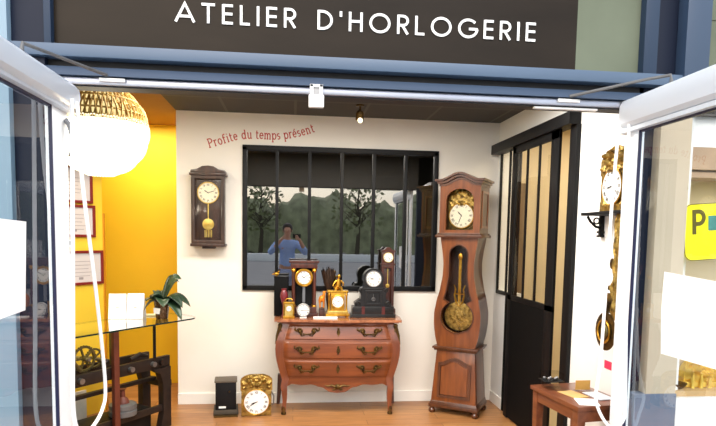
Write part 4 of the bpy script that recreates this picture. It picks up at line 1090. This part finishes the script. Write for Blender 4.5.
# picture rail over the top diploma
o = MB().box(-.20, .16, -.12, 0, 0, .03).build('wall_shelf', 'dark_wood', bevel=.004); o.location = on_wall(.24, 2.085); o.rotation_euler = (0, 0, rw); tag(o, 'dark wooden ledge on the yellow wall above the top diploma', 'shelf')

# pendant lamp
PL = Vector((-1.132, 3.6, 2.157)); RL = .264
t = thing('pendant_lamp', 'round woven rattan pendant lamp glowing over the counter', 'pendant lamp', PL)
b = MB(); q = random.Random(5)
rows = 17
sh = None
for k0, k1, mm in ((0, 8, 'rattan'), (8, 17, 'rattan_lit')):
    b = MB()
    for k in range(k0, k1):   # horizontal canes
        th = R(14+150*k/(rows-1)); b.torus((0, 0, RL*math.cos(th)), RL*math.sin(th), .006, 'z', 48, 6)
    o = b.build('shade' if sh is None else 'lower_canes', mm, t if sh is None else sh); sh = sh or o
nseg = 58
for lo, hi, mm in ((13, 84, 'rattan'), (80, 165, 'rattan_lit')):
    b = MB()
    for i in range(nseg):   # diagonal weave in both directions
        for sgn in (-1, 1):
            pts = []
            for k in range(13):
                d = lo+(hi-lo)*k/12; th = R(d); ph = 2*PI*i/nseg+sgn*.0028*(d-13)
                rr = RL+.006*math.sin(d*.12+i*PI)
                pts.append((rr*math.sin(th)*math.cos(ph), rr*math.sin(th)*math.sin(ph), rr*math.cos(th)))
            b.tube(pts, .0055, 5)
    b.build('weave', mm, sh)
def cap_(t0, t1, r): return [(r*math.sin(R(t0+(t1-t0)*i/14)), r*math.cos(R(t0+(t1-t0)*i/14))) for i in range(15)]
MB().lathe(cap_(84, 168, RL-.003), 48, cap=False).build('liner', 'liner', t)
MB().lathe(cap_(10, 84, RL-.010), 48, cap=False).build('liner', 'liner_top', t)
MB().lathe([(.025, .265), (.025, .31), (.01, .33)], 16).build('socket', 'white_gloss', t)
MB().tube([(0, 0, .33), (0, 0, CE-PL.z)], .004, 8).build('cable', 'white_gloss', t)
MB().ball((0, 0, .05), .05, 16, 10).build('bulb', 'bulb', t)

# glass counter: local x runs toward near-left, local +y toward the customer
AC = math.atan2(ud.y, ud.x)
ct = thing('glass_counter', 'dark glass counter top with rounded corner resting on thin steel posts', 'counter', (-.90, 4.50, 0), AC)
ctop = []
rc = .10
ctop += [(1.75, .02), (1.75, -.46)]
ctop += [(-.16+.12*math.cos(a), -.34+.12*math.sin(a)) for a in [R(270-90*i/8) for i in range(9)]]
ctop += [(-.16+.18*math.cos(a)*.667, -.16+.18*math.sin(a)) for a in [R(180-90*i/8) for i in range(9)]]
ctop = ctop[::-1]
b = MB(); n_ = len(ctop)
b.add([(p[0], p[1], .90) for p in ctop], [list(range(n_))]); b.build('glass_plate', 'glass_top', ct, smooth=False)
b = MB(); vs = [(p[0], p[1], .889) for p in ctop]+[(p[0], p[1], .9005) for p in ctop]; b.add(vs, [(i, (i+1) % n_, n_+(i+1) % n_, n_+i) for i in range(n_)]); b.build('glass_edge', 'glass_edge', ct)
for x, y, z0 in ((.0, -.22, .585), (.25, -.40, .585), (1.1, -.12, .59), (1.1, -.42, .59)):
    MB().cyl((x, y, z0), .012, .889-z0, n=12).build('post', 'black', ct)
# tower clock mechanism under the counter
tm = thing('tower_clock_mechanism', 'old iron tower clock mechanism with brass wheels carrying the glass counter', 'clock mechanism', (-1.07, 4.74, 0), AC)
# local: x along counter, y towards customer
MB().box(-.06, 1.35, .02, .055, .495, .582).build('front_beam', 'iron', tm, bevel=.004)
MB().box(-.06, 1.35, -.215, -.18, .495, .582).build('rear_beam', 'iron', tm, bevel=.004)
for y in (.035, -.2):
    b = MB()
    b.prism([(-.06, .0), (.05, 0), (.035, .06), (.02, .12), (.02, .36), (.05, .45), (.13, .495), (-.06, .495)], y-.03, y+.03)
    b.build('leg', 'iron', tm, bevel=.003)
    MB().box(1.25, 1.33, y-.03, y+.03, 0, .495).build('leg', 'iron', tm, bevel=.003)
b = MB(); b.box(-.07, .0, -.22, .06, .33, .38); b.box(-.02, 1.3, -.10, -.06, .37, .40); b.build('cross_beam', 'iron', tm, bevel=.003)
b = MB(); b.box(-.03, 1.3, .02, .05, .14, .19); b.build('lower_rail', 'iron', tm, bevel=.003)
for x in (.12, .33, .75, 1.0):
    MB().cyl((x, .055, .54), .02, .03, 'y', 14).build('bolt', 'steel', tm)
def wheel(name, cx_, cy_, cz_, r, teeth, m_, spokes=5):
    b = MB(); prof_o = []; 
    for i in range(teeth*4):
        rr = r if (i % 4) in (0, 1) else r*.93
        a = 2*PI*i/(teeth*4); prof_o.append((cx_+rr*math.cos(a), cz_+rr*math.sin(a)))
    b.ring(prof_o, [(cx_+r*.80*math.cos(2*PI*i/(teeth*4)), cz_+r*.80*math.sin(2*PI*i/(teeth*4))) for i in range(teeth*4)], cy_-.008, cy_+.008)
    for k in range(spokes):
        b.box(-r*.06, r*.06, -.006, .006, 0, r*.82, Matrix.Translation((cx_, cy_, cz_)) @ Matrix.Rotation(2*PI*k/spokes+.3, 4, 'Y'))
    b.cyl((cx_, cy_-.03, cz_), r*.16, .06, 'y', 14)
    return b.build(name, m_, tm)
MB().cyl((.03, .055, .54), .028, .03, 'y', 16).build('bolt', 'iron', tm)
wheel('gear_wheel', .86, -.04, .655, .105, 30, 'verd'); wheel('gear_wheel', .66, -.02, .67, .095, 28, 'verd'); wheel('gear_wheel', .52, -.10, .64, .075, 24, 'verd'); wheel('gear_wheel', 1.06, -.06, .66, .11, 30, 'verd')
b = MB()
for x, z in ((.86, .655), (.66, .67), (.52, .64), (1.06, .66)): b.cyl((x, -.2, z), .012, .24, 'y', 12)
b.build('arbor', 'steel', tm)
b = MB(); b.box(.40, .43, -.05, -.02, .58, .86); b.build('upright', 'verd', tm, bevel=.004)
b = MB(); b.tube([(.72, .03, .60), (.80, .04, .70), (.92, .04, .76), (1.0, .03, .72)], .012, 8); b.build('lever', 'verd', tm)
b = MB(); b.box(.455, .50, .06, .095, 0, .86); b.build('red_upright', 'red_iron', tm, bevel=.004)
b = MB(); b.tube([(.12, .0, .60), (.2, .01, .625), (.28, .0, .60)], [.014, .02, .014], 8); b.build('winding_shaft', 'iron', tm)
# weights stack and low box
t = thing('weight_stack', 'stack of grey iron weight discs behind the red upright of the mechanism', 'clock weights', (-1.275, 4.445, .19), 0)
MB().lathe([(.095, 0), (.10, .005), (.10, .04), (.09, .045), (.09, .05), (.098, .055), (.098, .085), (.085, .092), (.0001, .092)], 26).build('disc', 'grey_iron', t)
MB().lathe([(.05, .092), (.042, .12), (.02, .14), (.018, .19), (.03, .2)], 16).build('hub', 'red_iron', t)
o = MB().box(-.40, .42, -.17, .01, 0, .19).build('low_chest', 'black', bevel=.006); p = Vector((-1.07, 4.74, 0))+ud*.50+Vector((.0, .0, 0)); o.location = (p.x, p.y, 0); o.rotation_euler = (0, 0, AC)
tag(o, 'low black chest on the floor under the tower clock mechanism', 'chest')
o = MB().box(-.4, .4, -.008, .008, .0, .36).build('backing_board', mat('pale_board', srgb(214, 206, 190), .7), bevel=.002); p = Vector((-1.07, 4.74, 0))+ud*.85-nd*.30; o.location = (p.x, p.y, 0.0); o.rotation_euler = (0, 0, AC)
tag(o, 'pale board standing on the floor behind the mechanism', 'board')

# things on the counter
def card(loc, rz, label):
    t = thing('display_card', label, 'card', loc, rz, 'white cards on the counter')
    b = MB(); b.add([(-.062, 0, 0), (.062, 0, 0), (.062, .055, .19), (-.062, .055, .19)], [(0, 1, 2, 3)]); f_ = b.build('front_leaf', 'white_paper', t, smooth=False, solid=.003)
    b = MB(); b.add([(-.062, .11, 0), (.062, .11, 0), (.062, .055, .19), (-.062, .055, .19)], [(0, 1, 2, 3)]); b.build('back_leaf', 'white_paper', t, smooth=False, solid=.003)
    MB().box(-.012, .012, -.003, .001, -.004, .004, Matrix.Translation((0, .026, .085)) @ Matrix.Rotation(R(-16), 4, 'X')).build('print', mat('pale_ink', srgb(170, 160, 150), .6), f_)
card((-1.335, 4.545, .902), R(8), 'white folded card on the glass counter, left one of two beside the orchid')
card((-1.215, 4.575, .902), R(0), 'white folded card on the glass counter, nearest to the orchid pot')
o = flat('card_strip', mat('cream_card', srgb(248, 236, 190), .6), -1.20, 4.75, .30, .06, .902, .012, 4, 'long cream card box lying behind the white folded cards', 'card box')
t = thing('potted_orchid', 'dark-leaved orchid in a metallic pot at the corner of the glass counter', 'potted plant', (-1.015, 4.60, .902))
MB().lathe([(.042, 0), (.045, .004), (.06, .13), (.064, .135), (.058, .135), (.05, .12), (.0001, .12)], 26, cap=False).build('pot', 'pot', t)
MB().lathe([(.052, .119), (.0001, .121)], 20).build('soil', 'bark', t)
b = MB(); b.add([(-.05, -.052, .045), (-.005, -.060, .04), (.002, -.063, .085), (-.05, -.056, .09)], [(0, 1, 2, 3)]); b.build('label_tag', 'white_paper', t, smooth=False)
def leaf(dirx, diry, L, w, rise, droop, tw=0):
    b = MB(); d = Vector((dirx, diry, 0)).normalized(); side = Vector((-d.y, d.x, 0))
    def fn(u, v):
        ww = w*(math.sin(PI*min(1, (v*.93+.07)))**.6)*(1 if v < .99 else .2)
        p = d*L*v+Vector((0, 0, .12+rise*math.sin(v*PI*.6)-droop*v*v)); s_ = (u*2-1)*ww
        return p+side*s_*math.cos(tw)+Vector((0, 0, abs(u*2-1)*ww*.35+s_*math.sin(tw)))
    b.grid(fn, 6, 12); return b.build('leaf', 'leaf', t, recalc=False, solid=.003)
leaf(-1, -.3, .13, .056, .05, .10); leaf(-.6, -.8, .15, .06, .06, .03, .3); leaf(.5, .2, .15, .055, .19, 0, .5); leaf(1, -.1, .22, .056, .08, .10, .3)
leaf(.9, -.7, .22, .05, .06, .17, .3); leaf(.3, -1, .16, .06, .07, .08); leaf(-.4, .8, .15, .048, .1, .04); leaf(-.9, .3, .10, .05, .09, .05, -.3); leaf(.7, -.4, .20, .05, .10, .12, .2)
leaf(.4, .5, .17, .042, .20, .04, .8)
b = MB(); b.tube([(.01, 0, .12), (.02, .01, .2), (.05, .02, .26)], .004, 6); b.build('stem', 'leaf', t)

# ceiling spot
t = thing('ceiling_spotlight', 'small brass spotlight under the ceiling before the window', 'spotlight', (.53, 4.852, CE))
MB().cyl((0, 0, -.012), .035, .012, n=20).build('base', 'bronze', t)
MB().cyl((0, 0, -.05), .008, .04, n=10).build('stem', 'bronze', t)
MB().lathe([(.02, -.0), (.032, -.02), (.034, -.075), (.026, -.08)], 18, Matrix.Translation((0, 0, -.045)) @ Matrix.Rotation(R(25), 4, 'X')).build('spot_head', 'bronze', t)
MB().ball((0, -.02, -.128), .022, 14, 8).build('bulb', glow('spot_bulb', (1, .85, .55), 2.5), t)

# ================================================================== OUTSIDE (seen in the reflections)
b = MB().box(-40, 40, -60, 2.68, -.12, -.02)
struct(b.build('floor_street', 'asphalt', smooth=False), 'grey street and pavement before the shop', 'street')
b = MB().box(-40, 40, -24.2, -23.6, -.02, .42)
struct(b.build('trim_street', 'kerb', bevel=.02), 'low white wall across the street reflected in the window', 'wall')
tag(MB().box(-40, 40, -35.6, -24.4, -.02, .05).build('lawn', 'grass', smooth=False), 'green lawn behind the low white wall across the street', 'grass', kind='stuff')
q = random.Random(12)
def hfn(u, v):
    x = -40+80*u; a = v*PI
    h = 4.5+.4*math.sin(x*.7)+.35*math.sin(x*1.9+1)+.2*math.sin(x*4.3)
    return (x, -38-1.6*math.cos(a)*-1+.35*math.sin(x*2.3+v*9), .03+h*math.sin(a)**.5+.15*math.sin(x*5+v*17))
tag(MB().grid(hfn, 160, 12).build('hedge', 'hedge', recalc=False), 'tall dark hedge across the street reflected in the window', 'hedge', kind='stuff')
def tree(x, y, h, seed, label):
    q = random.Random(seed); t = thing('tree', label, 'tree', (x, y, .075), 0, 'trees across the street')
    b = MB(); b.tube([(0, 0, 0), (.1, 0, h*.3), (0, .1, h*.6), (.1, 0, h*.95)], [.18, .14, .09, .02], 8)
    for i in range(26):
        a = q.uniform(0, 2*PI); z = h*q.uniform(.3, .85); L = h*q.uniform(.15, .32)
        e = Vector((math.cos(a)*L, math.sin(a)*L, L*q.uniform(.5, 1.1)))
        m_ = e*.5+Vector((q.uniform(-.1, .1), q.uniform(-.1, .1), 0)); o_ = Vector((0.05, .05, z))
        b.tube([o_, o_+m_, o_+e], [.05, .03, .008], 5)
        for k in range(4):
            s_ = o_+e*q.uniform(.4, .9); e2 = Vector((q.uniform(-1, 1), q.uniform(-1, 1), q.uniform(.2, 1)))*.5
            b.tube([s_, s_+e2], [.018, .005], 4)
    b.build('trunk', 'bark', t)
    b = MB()
    for i in range(240):
        a = q.uniform(0, 2*PI); r = h*.33*math.sqrt(q.random()); z = h*q.uniform(.35, 1.0)*(1-.12*(r/(h*.33)))
        c = Vector((r*math.cos(a), r*math.sin(a), z)); u = Vector((q.gauss(0, 1), q.gauss(0, 1), q.gauss(0, 1))).normalized()*.22; w = u.orthogonal().normalized()*.14
        b.add([c-u, c+w, c+u, c-w], [(0, 1, 2, 3)])
    b.build('foliage', 'hedge', t, smooth=False, recalc=False)
tree(-9, -31, 6.5, 1, 'loose leafy tree across the street, leftmost in the window reflection')
tree(-2.5, -33, 5.2, 2, 'smaller loose tree across the street before the hedge')
tree(4.5, -31, 5.6, 3, 'medium leafy tree across the street beside the smaller one')
tree(11, -32, 6.2, 4, 'tall leafy tree across the street, rightmost in the window reflection')

# ------------------------------------------------------------------ photographer (seen only mirrored in the window)
def skin(name, m_, parent, nodes, edges, sub=2):
    me = bpy.data.meshes.new(name); me.from_pydata([n_[:3] for n_ in nodes], edges, [])
    o = bpy.data.objects.new(name, me); COL.objects.link(o); o.parent = parent
    sk = o.modifiers.new('skin', 'SKIN'); sk.use_smooth_shade = True
    for i, n_ in enumerate(nodes):
        r = n_[3]; rr = r if isinstance(r, tuple) else (r, r)
        me.skin_vertices[0].data[i].radius = rr
        me.skin_vertices[0].data[i].use_root = (i == 0)
    sb = o.modifiers.new('sub', 'SUBSURF'); sb.levels = sub; sb.render_levels = sub
    me.materials.append(M[m_]); return o
ph = thing('person', 'person in a light blue shirt holding up a phone, mirrored in the workshop window', 'person', (-.13, -.42, -.02))
nodes = [(0, 0, .94, (.15, .11)), (0, 0, 1.10, (.135, .10)), (0, .01, 1.28, (.155, .11)), (0, .0, 1.42, (.11, .085)), (0, .01, 1.50, (.055, .055)), (0, .03, 1.58, (.06, .065)), (0, .035, 1.66, (.078, .095)), (0, .03, 1.73, (.06, .075)),
         (-.19, 0, 1.41, .06), (-.33, .12, 1.22, .045), (-.10, .33, 1.50, .030), (.19, 0, 1.41, .06), (.36, .12, 1.22, .045), (.22, .33, 1.50, .030),
         (-.09, 0, .88, .085), (-.11, .02, .50, .06), (-.11, -.01, .10, .042), (.09, 0, .88, .085), (.11, .02, .50, .06), (.11, -.01, .10, .042), (-.12, .12, .045, .04), (.12, .12, .045, .04)]
edges = [(0, 1), (1, 2), (2, 3), (3, 4), (4, 5), (5, 6), (6, 7), (3, 8), (8, 9), (9, 10), (3, 11), (11, 12), (12, 13), (0, 14), (14, 15), (15, 16), (0, 17), (17, 18), (18, 19), (16, 20), (19, 21)]
# hands: palm and five fingers curled round the phone
for wi, s, hx in ((10, 1, -.035), (13, -1, .175)):
    base = len(nodes); w_ = nodes[wi]
    px_ = w_[0]+s*.03; nodes.append((px_, .385, 1.525, (.028, .018))); edges.append((wi, base))
    for k in range(4):
        z = 1.50+.022*k+.0; i0 = len(nodes)
        nodes += [(px_+s*.01, .41, z, .010), (px_+s*.02, .438-.004*k, z+.004, .009), (px_+s*.045, .432, z+.006, .008)]
        edges += [(base, i0), (i0, i0+1), (i0+1, i0+2)]
    i0 = len(nodes); nodes += [(px_+s*.025, .372, 1.545, .011), (px_+s*.05, .385, 1.56, .009)]; edges += [(base, i0), (i0, i0+1)]
body = skin('body', 'skin', ph, nodes, edges)
b = MB(); b.ball((0, .10, 0), .001); 
b = MB()
for s in (-1, 1): b.ball((s*.03, .118, 1.665), .011, 8, 6); b.ball((s*.083, .03, 1.655), .022, 8, 6, (.4, .8, 1.2))
b.tube([(0, .12, 1.672), (0, .142, 1.642), (0, .128, 1.632)], [.009, .014, .01], 8); b.tube([(-.024, .118, 1.602), (0, .124, 1.6), (.024, .118, 1.602)], .006, 6)
b.build('face', 'skin', ph)
b = MB(); b.ball((0, .012, 1.70), .105, 20, 12, (.92, 1.02, 1.0)); hb = b.build('hair', 'hair', ph)
for v_ in hb.data.vertices:
    if v_.co.y > .06 and v_.co.z < 1.73: v_.co.y = .06
    if v_.co.z < 1.62: v_.co.z = 1.62
sn = [(0, 0, .93, (.175, .13)), (0, 0, 1.10, (.165, .125)), (0, .01, 1.28, (.18, .13)), (0, 0, 1.42, (.13, .10)), (0, .01, 1.475, (.07, .065)),
      (-.20, 0, 1.405, .08), (-.335, .12, 1.22, .062), (-.21, .235, 1.365, .05), (.20, 0, 1.405, .08), (.365, .12, 1.22, .062), (.285, .235, 1.365, .05)]
skin('shirt', 'shirt', ph, sn, [(0, 1), (1, 2), (2, 3), (3, 4), (3, 5), (5, 6), (6, 7), (3, 8), (8, 9), (9, 10)])
tn = [(0, 0, .93, (.17, .125)), (-.095, 0, .86, .10), (-.11, .02, .50, .078), (-.11, -.01, .13, .062), (.095, 0, .86, .10), (.11, .02, .50, .078), (.11, -.01, .13, .062)]
skin('trousers', 'trouser', ph, tn, [(0, 1), (1, 2), (2, 3), (0, 4), (4, 5), (5, 6)])
for s in (-1, 1):
    b = MB(); b.ball((s*.115, .06, .05), .06, 14, 8, (.8, 2.2, .9)); o = b.build('shoe', 'black', ph)
    for v_ in o.data.vertices: v_.co.z = max(v_.co.z, .002)
t = thing('phone', 'black phone held up by the photographer', 'phone', (.045, -.028, 1.535))
MB().box(-.072, .072, -.008, 0, -.036, .04).build('body', 'black', t, bevel=.003)
MB().cyl((-.045, -.0, .035), .008, .003, 'y', 14).build('lens', 'ink', t)

# ================================================================== LIGHT
wd = bpy.data.worlds.new('world'); SC.world = wd; wd.use_nodes = True
t = wd.node_tree; bg = t.nodes['Background']
sky = t.nodes.new('ShaderNodeTexSky'); sky.sky_type = 'NISHITA'; sky.sun_disc = False; sky.sun_elevation = R(38); sky.sun_rotation = R(200)
sky.air_density = 1.2; sky.dust_density = 3
mx = t.nodes.new('ShaderNodeMixRGB'); mx.inputs[0].default_value = .55; mx.inputs[2].default_value = (4.2, 4.3, 4.5, 1)
t.links.new(sky.outputs[0], mx.inputs[1]); t.links.new(mx.outputs[0], bg.inputs[0]); bg.inputs[1].default_value = .42

def light(name, kind, loc, e, c=(1, 1, 1), size=.2, rot=(0, 0, 0), **kw):
    l = bpy.data.lights.new(name, kind); l.energy = e; l.color = c
    if kind == 'AREA':
        l.shape = 'RECTANGLE'; l.size = size[0]; l.size_y = size[1]
    elif kind == 'SUN': l.angle = size
    else: l.shadow_soft_size = size
    for k, v in kw.items(): setattr(l, k, v)
    o = bpy.data.objects.new(name, l); COL.objects.link(o); o.location = loc; o.rotation_euler = rot; return o
light('shop_fill', 'AREA', (.35, 3.75, 2.6), 100, (1, .95, .88), (2.2, .6))  # unseen ceiling fill added to brighten the shop walls
light('shop_fill', 'AREA', (-1.6, 4.0, 2.6), 28, (1, .9, .72), (.6, .6))  # second unseen fill, added over the counter side
light('passage_fill', 'AREA', (-1.45, 5.7, 2.62), 14, (1, .9, .7), (.6, .3))  # unseen fill added to brighten the yellow passage
light('side_room_fill', 'AREA', (2.6, 4.6, 2.6), 22, (1, .86, .64), (.8, .8))  # unseen fill added to light the side room
light('workshop_fill', 'AREA', (.9, 6.4, 2.63), 7, (1, .9, .75), (1.2, .4))  # unseen fill added to lift the dark behind the window
light('lamp_light', 'POINT', (PL.x, PL.y, PL.z-.33), 7, (1, .9, .7), .06)
light('spot_light', 'SPOT', (.53, 4.82, 2.50), 9, (1, .8, .5), .03, (R(42), 0, 0), spot_size=R(80), spot_blend=.8)
light('display_fill', 'AREA', (2.6, 2.88, 2.7), 14, (1, .95, .85), (.9, .1))  # unseen fill added to brighten the display shelf and clock
light('sun', 'SUN', (0, -5, 8), .8, (1, .96, .9), R(20), (R(52), 0, R(12)))

SC.view_settings.view_transform = 'Standard'
SC.view_settings.look = 'None'
SC.view_settings.exposure = 0
SC.cycles.use_denoising = True
SC.cycles.max_bounces = 8
SC.cycles.transparent_max_bounces = 16
SC.cycles.sample_clamp_indirect = 6
